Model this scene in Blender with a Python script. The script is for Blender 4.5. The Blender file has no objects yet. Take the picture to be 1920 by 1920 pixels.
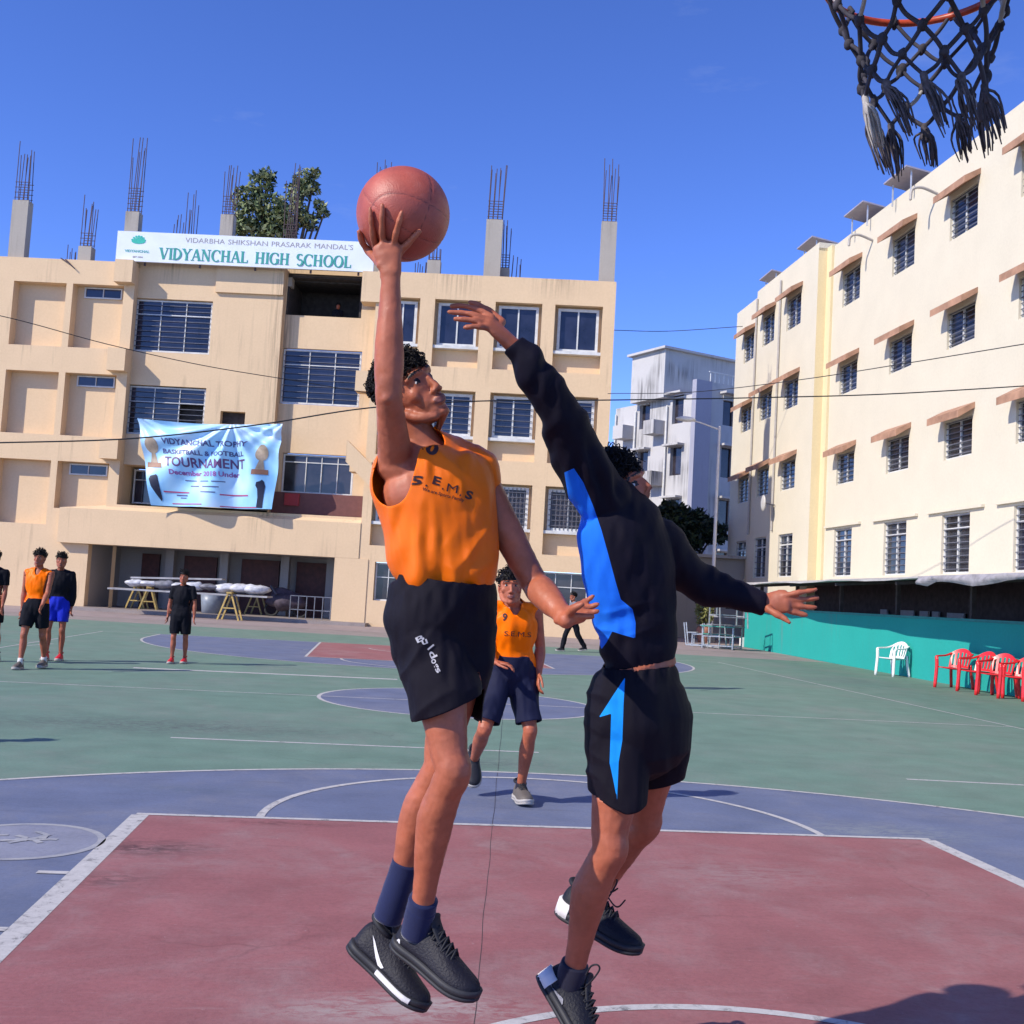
import bpy, bmesh, math, random
import numpy as np
from mathutils import Vector, Matrix
from mathutils.bvhtree import BVHTree

random.seed(7)
rng = np.random.default_rng(11)
SC = bpy.context.scene
COL = SC.collection
rad = math.radians

# ------------------------------------------------------------------ camera
F_PX, CAM = 2086.6, np.array([-1.149, -1.109, 1.4154])
YAW, PITCH, ROLL = .1161, .0745, .0562
_cy, _sy, _cp, _sp = math.cos(YAW), math.sin(YAW), math.cos(PITCH), math.sin(PITCH)
FW = np.array([_sy * _cp, _cy * _cp, _sp])
_r0 = np.array([_cy, -_sy, 0.0]); _u0 = np.cross(_r0, FW)
RT = math.cos(ROLL) * _r0 + math.sin(ROLL) * _u0
UP = -math.sin(ROLL) * _r0 + math.cos(ROLL) * _u0
cam_data = bpy.data.cameras.new('camera')
cam = bpy.data.objects.new('camera', cam_data); COL.objects.link(cam)
cam_data.sensor_width = 36; cam_data.lens = F_PX / 1920 * 36
cam_data.clip_start = .05; cam_data.clip_end = 3000
cam.matrix_world = Matrix(((RT[0], UP[0], -FW[0], CAM[0]), (RT[1], UP[1], -FW[1], CAM[1]),
                           (RT[2], UP[2], -FW[2], CAM[2]), (0, 0, 0, 1)))
SC.camera = cam

# ------------------------------------------------------------------ sky, sun, exposure
SUN_EL, SUN_SHADOW_AZ = rad(37), rad(26)          # shadows run along +x, 26 degrees towards +y
SUN_TO = np.array([-math.cos(SUN_SHADOW_AZ) * math.cos(SUN_EL), -math.sin(SUN_SHADOW_AZ) * math.cos(SUN_EL), math.sin(SUN_EL)])
world = bpy.data.worlds.new('World'); SC.world = world; world.use_nodes = True
_nt = world.node_tree; _nt.nodes.clear()
_out = _nt.nodes.new('ShaderNodeOutputWorld'); _bg = _nt.nodes.new('ShaderNodeBackground')
_sky = _nt.nodes.new('ShaderNodeTexSky'); _sky.sky_type = 'NISHITA'; _sky.sun_disc = False
_sky.sun_elevation = SUN_EL; _sky.sun_rotation = math.atan2(SUN_TO[0], SUN_TO[1])
_sky.altitude = 500; _sky.air_density = .45; _sky.dust_density = .0; _sky.ozone_density = 2.0
_bg.inputs['Strength'].default_value = .115
_hs = _nt.nodes.new('ShaderNodeHueSaturation'); _hs.inputs['Saturation'].default_value = 1.2; _hs.inputs['Value'].default_value = 2.85; _hs.inputs['Hue'].default_value = .517
_nt.links.new(_sky.outputs['Color'], _hs.inputs['Color'])
# thin wisps of high cloud
_tc = _nt.nodes.new('ShaderNodeTexCoord'); _mp = _nt.nodes.new('ShaderNodeMapping'); _mp.inputs['Scale'].default_value = (3.0, 3.0, 11.0); _mp.inputs['Location'].default_value = (.3, .1, .35)
_nz = _nt.nodes.new('ShaderNodeTexNoise'); _nz.inputs['Scale'].default_value = 1.7; _nz.inputs['Detail'].default_value = 7; _nz.inputs['Roughness'].default_value = .6
_cr = _nt.nodes.new('ShaderNodeValToRGB'); _cr.color_ramp.elements[0].position = .62; _cr.color_ramp.elements[0].color = (0, 0, 0, 1); _cr.color_ramp.elements[1].position = .85; _cr.color_ramp.elements[1].color = (.2, .2, .2, 1)
_mx = _nt.nodes.new('ShaderNodeMix'); _mx.data_type = 'RGBA'; _mx.inputs[7].default_value = (5.2, 5.8, 7.0, 1)
_nt.links.new(_tc.outputs['Generated'], _mp.inputs['Vector']); _nt.links.new(_mp.outputs['Vector'], _nz.inputs['Vector']); _nt.links.new(_nz.outputs['Fac'], _cr.inputs['Fac'])
_nt.links.new(_cr.outputs['Color'], _mx.inputs[0]); _nt.links.new(_hs.outputs['Color'], _mx.inputs[6]); _nt.links.new(_mx.outputs[2], _bg.inputs['Color'])
_nt.links.new(_bg.outputs['Background'], _out.inputs['Surface'])
sun_data = bpy.data.lights.new('sun', 'SUN'); sun_data.energy = 5.0; sun_data.angle = rad(.53); sun_data.color = (1, .93, .82)
sun = bpy.data.objects.new('sun', sun_data); COL.objects.link(sun)
sun.rotation_euler = Vector(SUN_TO).to_track_quat('Z', 'Y').to_euler()
SC.view_settings.view_transform = 'Standard'; SC.view_settings.look = 'None'
SC.view_settings.exposure = .15; SC.view_settings.gamma = 1; SC.view_settings.use_curve_mapping = False
SC.cycles.use_denoising = True
SC.cycles.max_bounces = 6

# ------------------------------------------------------------------ points in the place, from a sight line and a distance
def ray(u, v): return FW + RT * (u - 960) / F_PX - UP * (v - 960) / F_PX
def at(u, v, d): return CAM + ray(u, v) * d
def ground(u, v, z=0.0):
    r = ray(u, v); return CAM + r * ((z - CAM[2]) / r[2])

# ------------------------------------------------------------------ materials
def _node(nt, t, **kw):
    n = nt.nodes.new(t)
    for k, v in kw.items():
        if k.startswith('_'): setattr(n, k[1:], v)
        else: n.inputs[k].default_value = v
    return n
def c4(c): return (c[0], c[1], c[2], 1)
def new_mat(name):
    m = bpy.data.materials.new(name); m.use_nodes = True
    nt = m.node_tree; nt.nodes.clear()
    o = nt.nodes.new('ShaderNodeOutputMaterial'); b = nt.nodes.new('ShaderNodeBsdfPrincipled')
    nt.links.new(b.outputs['BSDF'], o.inputs['Surface'])
    return m, nt, b
def ramp(nt, src, stops, interp='LINEAR'):
    r = nt.nodes.new('ShaderNodeValToRGB'); r.color_ramp.interpolation = interp
    e = r.color_ramp.elements
    e[0].position, e[0].color = stops[0][0], c4(stops[0][1])
    e[1].position, e[1].color = stops[-1][0], c4(stops[-1][1])
    for p, c in stops[1:-1]:
        x = e.new(p); x.color = c4(c)
    nt.links.new(src, r.inputs['Fac']); return r.outputs['Color']
def mixc(nt, fac, a, b, mode='MIX'):
    m = nt.nodes.new('ShaderNodeMix'); m.data_type = 'RGBA'; m.blend_type = mode
    for s, v in ((m.inputs[0], fac), (m.inputs[6], a), (m.inputs[7], b)):
        if isinstance(v, (int, float)): s.default_value = v
        elif isinstance(v, tuple): s.default_value = c4(v)
        else: nt.links.new(v, s)
    return m.outputs[2]
def coords(nt, scale=(1, 1, 1), kind='Object', rot=(0, 0, 0)):
    tc = nt.nodes.new('ShaderNodeTexCoord'); mp = nt.nodes.new('ShaderNodeMapping')
    mp.inputs['Scale'].default_value = scale; mp.inputs['Rotation'].default_value = rot
    nt.links.new(tc.outputs[kind], mp.inputs['Vector']); return mp.outputs['Vector']
def noise(nt, vec, scale, detail=4, rough=.55, dist=0):
    n = _node(nt, 'ShaderNodeTexNoise', Scale=scale, Detail=detail, Roughness=rough, Distortion=dist)
    nt.links.new(vec, n.inputs['Vector']); return n.outputs['Fac']
def bump(nt, b, height, strength, dist=.01):
    n = _node(nt, 'ShaderNodeBump', Strength=strength, Distance=dist)
    nt.links.new(height, n.inputs['Height']); nt.links.new(n.outputs['Normal'], b.inputs['Normal'])
MATS = {}
def M(name, col, rough=.6, var=.12, scale=6, bmp=0.0, bscale=80, metal=0, spec=.4, **kw):
    """plain procedural material: base colour broken up by noise, optional fine relief"""
    if name in MATS: return MATS[name]
    m, nt, b = new_mat(name); v = coords(nt)
    n = noise(nt, v, scale)
    lo = tuple(x * (1 - var) for x in col); hi = tuple(min(1, x * (1 + var)) for x in col)
    nt.links.new(ramp(nt, n, [(.3, lo), (.7, hi)]), b.inputs['Base Color'])
    b.inputs['Roughness'].default_value = rough; b.inputs['Metallic'].default_value = metal
    b.inputs['Specular IOR Level'].default_value = spec
    if bmp: bump(nt, b, noise(nt, v, bscale, 3), bmp)
    for k, x in kw.items(): b.inputs[k].default_value = x
    MATS[name] = m; return m
def plaster(name, col, dirt=(.22, .17, .12), amount=.5, streak=.55, drips=()):
    """painted plaster: mottled tone, rain streaks that run down, fine grain"""
    if name in MATS: return MATS[name]
    m, nt, b = new_mat(name)
    v = coords(nt); n1 = noise(nt, v, .9, 5); n2 = noise(nt, v, 14, 4)
    base = ramp(nt, n1, [(.3, tuple(x * .93 for x in col)), (.75, col)])
    base = mixc(nt, .10, base, ramp(nt, n2, [(.35, (.55, .5, .45)), (.65, (1, 1, 1))]), 'MULTIPLY')
    sv = coords(nt, (2.6, 2.6, .14)); st = noise(nt, sv, 1.6, 6, .65)
    mask = ramp(nt, st, [(streak, (0, 0, 0)), (streak + .17, (1, 1, 1))])
    big = ramp(nt, noise(nt, v, .35, 2), [(.45, (0, 0, 0)), (.7, (amount,) * 3)])
    mm = mixc(nt, 1.0, mask, big, 'MULTIPLY')
    fin = mixc(nt, mm, base, dirt)
    for x0, x1, z0, z1 in drips:                        # runs of dirty water below an edge
        tc = nt.nodes.new('ShaderNodeTexCoord'); sx = nt.nodes.new('ShaderNodeSeparateXYZ'); nt.links.new(tc.outputs['Object'], sx.inputs[0])
        mk = None
        for out, a, c in (('X', x0, x1), ('Z', z0, z1)):
            mr = _node(nt, 'ShaderNodeMapRange'); mr.interpolation_type = 'SMOOTHSTEP'; nt.links.new(sx.outputs[out], mr.inputs['Value'])
            pp = nt.nodes.new('ShaderNodeMath'); pp.operation = 'PINGPONG'; nt.links.new(mr.outputs['Result'], pp.inputs[0]); pp.inputs[1].default_value = .5
            mr.inputs['From Min'].default_value = a; mr.inputs['From Max'].default_value = c
            if out == 'Z': mr.interpolation_type = 'LINEAR'; src = mr.outputs['Result']
            else: src = pp.outputs[0]
            if mk is None: mk = src
            else:
                q = nt.nodes.new('ShaderNodeMath'); q.operation = 'MULTIPLY'; nt.links.new(mk, q.inputs[0]); nt.links.new(src, q.inputs[1]); mk = q.outputs[0]
        dn = noise(nt, coords(nt, (7, 7, .25)), 1.3, 5, .7); r1 = ramp(nt, dn, [(.45, (0, 0, 0)), (.62, (1, 1, 1))])
        q = nt.nodes.new('ShaderNodeMath'); q.operation = 'MULTIPLY'; q.inputs[1].default_value = 1.5; q.use_clamp = True; nt.links.new(mk, q.inputs[0])
        fin = mixc(nt, mixc(nt, 1.0, r1, q.outputs[0], 'MULTIPLY'), fin, tuple(x * .8 for x in dirt))
    nt.links.new(fin, b.inputs['Base Color'])
    b.inputs['Roughness'].default_value = .85; b.inputs['Specular IOR Level'].default_value = .2
    bump(nt, b, noise(nt, v, 30, 4), .25, .01)
    MATS[name] = m; return m
def glass(name, col=(.03, .045, .09), rough=.08):
    if name in MATS: return MATS[name]
    m, nt, b = new_mat(name); v = coords(nt)
    n = noise(nt, v, 1.3, 3)
    nt.links.new(ramp(nt, n, [(.3, tuple(x * .5 for x in col)), (.7, tuple(x * 1.5 for x in col))]), b.inputs['Base Color'])
    b.inputs['Roughness'].default_value = rough; b.inputs['Specular IOR Level'].default_value = .6
    bump(nt, b, noise(nt, v, 3, 2), .08, .02)
    MATS[name] = m; return m

# ------------------------------------------------------------------ mesh helpers
def nrm(a): a = np.asarray(a, float); return a / (np.linalg.norm(a) + 1e-12)
class MB:
    """collects shapes and links them as one mesh object"""
    def __init__(s): s.v, s.f, s.m = [], [], []
    def add(s, v, f, m=0):
        k = len(s.v); s.v += [tuple(float(c) for c in x) for x in v]
        s.f += [tuple(k + i for i in q) for q in f]; s.m += [m] * len(f); return s
    def box(s, a, b, m=0):
        x0, y0, z0 = a; x1, y1, z1 = b
        if x0 > x1: x0, x1 = x1, x0
        if y0 > y1: y0, y1 = y1, y0
        if z0 > z1: z0, z1 = z1, z0
        v = [(x0, y0, z0), (x1, y0, z0), (x1, y1, z0), (x0, y1, z0), (x0, y0, z1), (x1, y0, z1), (x1, y1, z1), (x0, y1, z1)]
        return s.add(v, [(0, 3, 2, 1), (4, 5, 6, 7), (0, 1, 5, 4), (1, 2, 6, 5), (2, 3, 7, 6), (3, 0, 4, 7)], m)
    def quad(s, a, b, c, d, m=0): return s.add([a, b, c, d], [(0, 1, 2, 3)], m)
    def bar(s, p, q, w, h=None, up=(0, 0, 1), m=0):
        p, q = np.asarray(p, float), np.asarray(q, float); h = h or w
        t = nrm(q - p); u = np.asarray(up, float)
        if abs(t @ nrm(u)) > .98: u = np.array([1., 0, 0])
        a = nrm(np.cross(t, u)) * w / 2; b = nrm(np.cross(a, t)) * h / 2
        v = [p - a - b, p + a - b, p + a + b, p - a + b, q - a - b, q + a - b, q + a + b, q - a + b]
        return s.add(v, [(0, 3, 2, 1), (4, 5, 6, 7), (0, 1, 5, 4), (1, 2, 6, 5), (2, 3, 7, 6), (3, 0, 4, 7)], m)
    def tube(s, path, ra, rb=None, side=None, n=10, m=0, cap=True):
        v, f = tube(path, ra, rb, side, n, cap); return s.add(v, f, m)
    def prism(s, poly, y0, y1, m=0):
        """polygon in x,z pushed from y0 to y1"""
        k = len(poly); v = [(x, y0, z) for x, z in poly] + [(x, y1, z) for x, z in poly]
        f = [tuple(range(k)), tuple(reversed(range(k, 2 * k)))] + [(i, i + k, (i + 1) % k + k, (i + 1) % k) for i in range(k)]
        return s.add(v, f, m)
    def build(s, name, mats, parent=None, smooth=False, loc=None, **props):
        me = bpy.data.meshes.new(name); me.from_pydata(s.v, [], s.f)
        mats = mats if isinstance(mats, (list, tuple)) else [mats]
        for x in mats: me.materials.append(x)
        if len(mats) > 1: me.polygons.foreach_set('material_index', s.m)
        bm = bmesh.new(); bm.from_mesh(me); bmesh.ops.recalc_face_normals(bm, faces=bm.faces); bm.to_mesh(me); bm.free()
        if smooth: me.polygons.foreach_set('use_smooth', [True] * len(me.polygons))
        return link(name, me, parent, loc, **props)
def link(name, data, parent=None, loc=None, **props):
    o = bpy.data.objects.new(name, data); COL.objects.link(o)
    if parent is not None: o.parent = parent
    if loc is not None: o.location = tuple(loc)
    for k, x in props.items(): o[k] = x
    return o
def thing(name, label, cat, loc=(0, 0, 0), rz=0, group=None):
    o = bpy.data.objects.new(name, None); COL.objects.link(o); o.empty_display_size = .2
    o.location = tuple(float(x) for x in loc); o.rotation_euler = (0, 0, rz); o['label'] = label; o['category'] = cat
    if group: o['group'] = group
    return o
def copy_tree(o, parent=None):
    c = o.copy(); COL.objects.link(c)
    if parent is not None: c.parent = parent
    for ch in list(o.children): copy_tree(ch, c)
    return c
def tag(o, label, cat, group=None):
    o['label'] = label; o['category'] = cat
    if group: o['group'] = group
    return o
def tube(path, ra, rb=None, side=None, n=10, cap=True):
    P = np.asarray(path, float); N = len(P)
    ra = np.broadcast_to(np.asarray(ra, float), (N,)); rb = ra if rb is None else np.broadcast_to(np.asarray(rb, float), (N,))
    T = np.gradient(P, axis=0); T /= np.linalg.norm(T, axis=1)[:, None] + 1e-12
    if side is None:
        side = np.array([0., 0, 1]) if abs(T[0][2]) < .9 else np.array([1., 0, 0])
    S = np.broadcast_to(np.asarray(side, float), (N, 3))
    th = np.linspace(0, 2 * math.pi, n, endpoint=False); ct, sn = np.cos(th)[:, None], np.sin(th)[:, None]
    rings = []; prev = None
    for i in range(N):
        s_ = S[i] if (prev is None or np.ndim(side) > 1) else prev
        a = s_ - T[i] * (s_ @ T[i])
        if np.linalg.norm(a) < 1e-6: a = np.cross(T[i], [0.3, .5, .8])
        a = nrm(a); t_ = T[i]; b = np.array([t_[1] * a[2] - t_[2] * a[1], t_[2] * a[0] - t_[0] * a[2], t_[0] * a[1] - t_[1] * a[0]]); prev = a
        rings.append((P[i], a, b, T[i], ra[i], rb[i]))
    out = []
    def ring(r, k=1.0, off=0.0): return r[0] + r[3] * off + ct * r[1] * r[4] * k + sn * r[2] * r[5] * k
    if cap:
        r = rings[0]; m_ = min(r[4], r[5])
        for ph in (75, 45, 20): out.append(ring(r, math.cos(rad(ph)), -m_ * math.sin(rad(ph))))
    for r in rings: out.append(ring(r))
    if cap:
        r = rings[-1]; m_ = min(r[4], r[5])
        for ph in (20, 45, 75): out.append(ring(r, math.cos(rad(ph)), m_ * math.sin(rad(ph))))
    v = np.concatenate(out); K = len(out); f = []
    for i in range(K - 1):
        for j in range(n):
            a, b = i * n + j, i * n + (j + 1) % n
            f.append((a, b, b + n, a + n))
    f.append(tuple(reversed(range(n)))); f.append(tuple(range((K - 1) * n, K * n)))
    return v, f
def spline(P, k=5):
    """Catmull-Rom through the rows of P (any number of columns)"""
    P = np.asarray(P, float); Q = np.vstack([2 * P[0] - P[1], P, 2 * P[-1] - P[-2]]); out = []
    for i in range(1, len(Q) - 2):
        for t in np.linspace(0, 1, k, endpoint=False):
            a, b, c, d = Q[i - 1], Q[i], Q[i + 1], Q[i + 2]
            out.append(.5 * (2 * b + (c - a) * t + (2 * a - 5 * b + 4 * c - d) * t * t + (-a + 3 * b - 3 * c + d) * t ** 3))
    out.append(P[-1]); return np.array(out)
def ellipsoid(c, r, axes=None, n=20, m=14):
    A = np.eye(3) if axes is None else np.asarray(axes, float)
    v = [np.array([0, 0, -1.])]
    for i in range(1, m):
        ph = -math.pi / 2 + math.pi * i / m
        for j in range(n):
            th = 2 * math.pi * j / n; v.append(np.array([math.cos(ph) * math.cos(th), math.cos(ph) * math.sin(th), math.sin(ph)]))
    v.append(np.array([0, 0, 1.])); v = np.array(v) * np.asarray(r, float)
    v = np.asarray(c, float) + v @ A            # rows of A are the local axes
    f = [(0, 1 + (j + 1) % n, 1 + j) for j in range(n)]
    for i in range(m - 2):
        for j in range(n):
            a, b = 1 + i * n + j, 1 + i * n + (j + 1) % n
            f.append((a, b, b + n, a + n))
    L = len(v) - 1; o = 1 + (m - 2) * n
    f += [(o + j, o + (j + 1) % n, L) for j in range(n)]
    return v, f
def _hash(ix, iy, iz, s):
    h = (ix * 374761393 + iy * 668265263 + iz * 2147483647 + s * 1274126177) & 0xffffffff
    h = ((h ^ (h >> 13)) * 1274126177) & 0xffffffff
    return ((h ^ (h >> 16)) & 0xffff) / 65535.0
def vnoise(P, s=0):
    """value noise, -1..1, vectorised"""
    P = np.asarray(P, float); I = np.floor(P).astype(np.int64); f = P - I; f = f * f * (3 - 2 * f); r = 0
    for dx in (0, 1):
        for dy in (0, 1):
            for dz in (0, 1):
                w = (f[:, 0] if dx else 1 - f[:, 0]) * (f[:, 1] if dy else 1 - f[:, 1]) * (f[:, 2] if dz else 1 - f[:, 2])
                r = r + w * _hash(I[:, 0] + dx, I[:, 1] + dy, I[:, 2] + dz, s)
    return r * 2 - 1
def text_mesh(s, size=1.0, bold=0.0, spacing=1.0, align='CENTER', shear=0.0):
    cu = bpy.data.curves.new('t', 'FONT'); cu.body = s; cu.size = size; cu.offset = bold; cu.space_character = spacing
    cu.align_x = align; cu.align_y = 'CENTER'; cu.shear = shear; cu.resolution_u = 3
    o = bpy.data.objects.new('t', cu); COL.objects.link(o); bpy.context.view_layer.update()
    me = bpy.data.meshes.new_from_object(o.evaluated_get(bpy.context.evaluated_depsgraph_get()))
    v = np.array([x.co[:] for x in me.vertices]).reshape(-1, 3); f = [tuple(p.vertices) for p in me.polygons]
    bpy.data.objects.remove(o); bpy.data.curves.remove(cu); bpy.data.meshes.remove(me)
    return v, f
# ================================================================== the ground and the painted court
def court_mat(name, col, worn, amount=.5, scale=.9, dark=.35, spots=()):
    m, nt, b = new_mat(name)
    v = coords(nt, kind='Object')
    n1 = noise(nt, v, scale, 7, .62, .6); n2 = noise(nt, v, 5.5, 6, .65, 1.2)
    tone = ramp(nt, noise(nt, v, 2.2, 5), [(.3, tuple(x * .86 for x in col)), (.7, tuple(min(1, x * 1.1) for x in col))])
    wear = mixc(nt, 1, ramp(nt, n1, [(.45, (0, 0, 0)), (.72, (amount,) * 3)]), ramp(nt, n2, [(.38, (.25,) * 3), (.62, (1, 1, 1))]), 'MULTIPLY')
    c = mixc(nt, wear, tone, worn)
    # long scuffs dragged across the court, and dark tyre and shoe marks
    sv = coords(nt, (.55, 3.2, 1), rot=(0, 0, rad(-24))); n3 = noise(nt, sv, 2.4, 7, .7, .4)
    c = mixc(nt, ramp(nt, n3, [(.57, (0, 0, 0)), (.74, (dark,) * 3)]), c, tuple(x * .45 for x in col))
    sv2 = coords(nt, (.35, 6, 1), rot=(0, 0, rad(8))); n4 = noise(nt, sv2, 5, 6, .7)
    c = mixc(nt, ramp(nt, n4, [(.6, (0, 0, 0)), (.72, (.35,) * 3)]), c, worn)
    # grit, fine scratches, small chips, hairline cracks
    fine = noise(nt, v, 90, 5, .7)
    c = mixc(nt, .55, c, ramp(nt, noise(nt, v, 38, 8, .8), [(.3, (.62, .62, .62)), (.5, (.96, .96, .96)), (.68, (1.18, 1.16, 1.14))]), 'MULTIPLY')
    c = mixc(nt, ramp(nt, noise(nt, coords(nt, (1, 16, 1), rot=(0, 0, rad(17))), 6, 6, .75), [(.6, (0, 0, 0)), (.68, (.4,) * 3)]), c, worn)
    c = mixc(nt, ramp(nt, noise(nt, v, 21, 7, .8, 1.5), [(.64, (0, 0, 0)), (.68, (.75,) * 3)]), c, tuple(x * 1.1 for x in worn))
    vo = nt.nodes.new('ShaderNodeTexVoronoi'); vo.feature = 'DISTANCE_TO_EDGE'; vo.inputs['Scale'].default_value = .42
    wv = nt.nodes.new('ShaderNodeTexNoise'); wv.inputs['Scale'].default_value = 3.0; wv.inputs['Detail'].default_value = 6; nt.links.new(v, wv.inputs['Vector'])
    wa = nt.nodes.new('ShaderNodeVectorMath'); wa.operation = 'MULTIPLY_ADD'; nt.links.new(wv.outputs['Color'], wa.inputs[0]); wa.inputs[1].default_value = (.35, .35, 0); nt.links.new(v, wa.inputs[2]); nt.links.new(wa.outputs[0], vo.inputs['Vector'])
    ck = mixc(nt, 1, ramp(nt, vo.outputs['Distance'], [(.0, (1, 1, 1)), (.0022, (.8,) * 3), (.0045, (0, 0, 0))]), ramp(nt, noise(nt, v, .7, 3), [(.54, (0, 0, 0)), (.64, (.32,) * 3)]), 'MULTIPLY')
    c = mixc(nt, ck, c, tuple(x * .25 for x in col))
    for (sx, sy, rx, ry, colr, am) in spots:            # single worn patches and stains, each where it lies
        tc = nt.nodes.new('ShaderNodeTexCoord'); mp = nt.nodes.new('ShaderNodeMapping'); mp.vector_type = 'POINT'
        mp.inputs['Location'].default_value = (-sx / rx, -sy / ry, 0); mp.inputs['Scale'].default_value = (1 / rx, 1 / ry, 0); nt.links.new(tc.outputs['Object'], mp.inputs['Vector'])
        ln = nt.nodes.new('ShaderNodeVectorMath'); ln.operation = 'LENGTH'; nt.links.new(mp.outputs['Vector'], ln.inputs[0])
        m1 = ramp(nt, ln.outputs['Value'], [(.15, (am,) * 3), (1.0, (0, 0, 0))]); m2 = ramp(nt, noise(nt, coords(nt, (1, 2.4, 1)), 9, 8, .75, .8), [(.42, (0, 0, 0)), (.56, (1, 1, 1))])
        c = mixc(nt, mixc(nt, 1, m1, m2, 'MULTIPLY'), c, colr)
    nt.links.new(c, b.inputs['Base Color'])
    b.inputs['Roughness'].default_value = .72; b.inputs['Specular IOR Level'].default_value = .3
    bump(nt, b, fine, .35, .004)
    return m
m_green = court_mat('court green', (.135, .222, .168), (.23, .225, .205), .62, .55, .45, [(*ground(300, 1360)[:2], 2.6, .9, (.085, .095, .09), .8), (*ground(900, 1430)[:2], 1.0, .4, (.07, .09, .085), .6), (*ground(1550, 1275)[:2], 2.5, 1.2, (.13, .14, .14), .5)])
m_blue = court_mat('court blue', (.125, .15, .235), (.22, .215, .24), .6, 1.1, .4, [(*ground(1650, 1560)[:2], .9, .4, (.24, .26, .26), .7), (*ground(350, 1480)[:2], .8, .25, (.09, .12, .17), .6)])
m_red = court_mat('court red', (.285, .108, .108), (.33, .245, .235), .62, 1.3, .28, [(*ground(790, 1890)[:2], .55, .20, (.36, .29, .27), 1.0), (*ground(640, 1900)[:2], .4, .12, (.34, .26, .24), .9), (*ground(270, 1590)[:2], .45, .25, (.075, .035, .035), .85), (*ground(200, 1650)[:2], .3, .2, (.08, .04, .04), .6), (*ground(540, 1545)[:2], .5, .1, (.10, .04, .04), .7), (*ground(1400, 1640)[:2], .7, .4, (.31, .22, .21), .6)])
m_concrete = court_mat('worn concrete', (.27, .23, .21), (.35, .29, .27), .6, .5, .3)
def line_mat():
    m, nt, b = new_mat('worn white line paint'); v = coords(nt)
    n = noise(nt, v, 16, 9, .8, .7)
    c = ramp(nt, n, [(.36, (.16, .155, .15)), (.46, (.44, .42, .40)), (.8, (.60, .58, .55))])
    nt.links.new(c, b.inputs['Base Color']); b.inputs['Roughness'].default_value = .7
    bump(nt, b, noise(nt, v, 70, 3), .2, .003); return m
m_line = line_mat()
ORG = 0.0
def sheet(name, polys, mat, z, **kw):
    mb = MB()
    z = z * .3 if z > 0 else z
    for p in polys: mb.add([(x, y, z) for x, y in p], [tuple(range(len(p)))])
    o = mb.build(name, mat, kw.pop('parent', None)); 
    for k, x in kw.items(): o[k] = x
    for p in o.data.polygons:
        if p.normal.z < 0: p.flip()
    return o
L = 26.78; HALF = 7.62; R3 = 6.28; RY = 1.575
ground_o = sheet('ground', [[(-1500, -300), (1500, -300), (1500, 2500), (-1500, 2500)]], m_concrete, -.004, kind='structure')
court = sheet('court', [[(-14, -6), (11.05, -6), (11.9, 27.0), (11.8, 29.6), (4, 30.6), (-14, 33.4)]], m_green, .0, kind='structure')
def arcpts(cx, cy, r, a0, a1, n=60): return [(cx + r * math.cos(rad(a)), cy + r * math.sin(rad(a))) for a in np.linspace(a0, a1, n)]
def band(path, w):
    """a ribbon of width w along a 2D path, as quads"""
    P = np.array(path); T = np.gradient(P, axis=0); T /= np.linalg.norm(T, axis=1)[:, None]; N = np.stack([-T[:, 1], T[:, 0]], 1) * w / 2
    return [[tuple((P + N)[i]), tuple((P - N)[i]), tuple((P - N)[i + 1]), tuple((P + N)[i + 1])] for i in range(len(P) - 1)]
LW = .05
three = lambda s, o: [(x, o + s * y) for x, y in ([(-R3, -.0)] + arcpts(0, RY, R3, 180, 0) + [(R3, 0)])]
for s, o in ((1, 0.0), (-1, L)):
    sheet('court_paint', [three(s, o)], m_blue, .004, parent=court)
    sheet('court_paint', [[(-2.45, o), (2.45, o), (2.45, o + s * 5.8), (-2.45, o + s * 5.8)]], m_red, .008, parent=court)
    sheet('court_line', band(three(s, o), LW), m_line, .012, parent=court)
    for x in (-2.45, 2.45):
        sheet('court_line', band([(x, o), (x, o + s * 2.9), (x, o + s * (5.8 - LW / 2))], .10 if s == 1 else LW), m_line, .012, parent=court)
    sheet('court_line', band([(-2.45 - LW / 2, o + s * 5.8), (0, o + s * 5.8), (2.45 + LW / 2, o + s * 5.8)], LW), m_line, .016, parent=court)
    sheet('court_line', band([(x, o + s * y) for x, y in arcpts(0, 5.8 + .03, 1.76, 180, 0)], LW), m_line, .0135, parent=court)
    sheet('court_line', band([(x, o + s * y) for x, y in arcpts(0, RY, 1.25, 175, 5)], LW), m_line, .0135, parent=court)
    for sx in (-1, 1):
        for yy in (3.55, 4.42):
            sheet('court_line', band([(sx * 2.50, o + s * yy), (sx * 2.57, o + s * yy), (sx * 2.64, o + s * yy)], LW), m_line, .0165, parent=court)
sheet('court_paint', [arcpts(0, L / 2, 1.8, 0, 354, 60)], m_blue, .004, parent=court)
sheet('court_line', band(arcpts(0, L / 2, 1.8, 0, 360, 73), LW), m_line, .008, parent=court)
for a, b in (((-13, L / 2), (-1.83, L / 2)), ((1.83, L / 2), (HALF, L / 2)), ((-1.77, L / 2), (1.77, L / 2)), ((HALF, -1), (HALF, L)), ((-HALF, -1), (-HALF, L)), ((-HALF, L), (HALF, L)), ((-HALF, 0), (HALF, 0))):
    sheet('court_line', band([a, ((a[0] + b[0]) / 2, (a[1] + b[1]) / 2), b], LW * .8), m_line, .0075 if a[1] == b[1] else .0105, parent=court)
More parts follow.
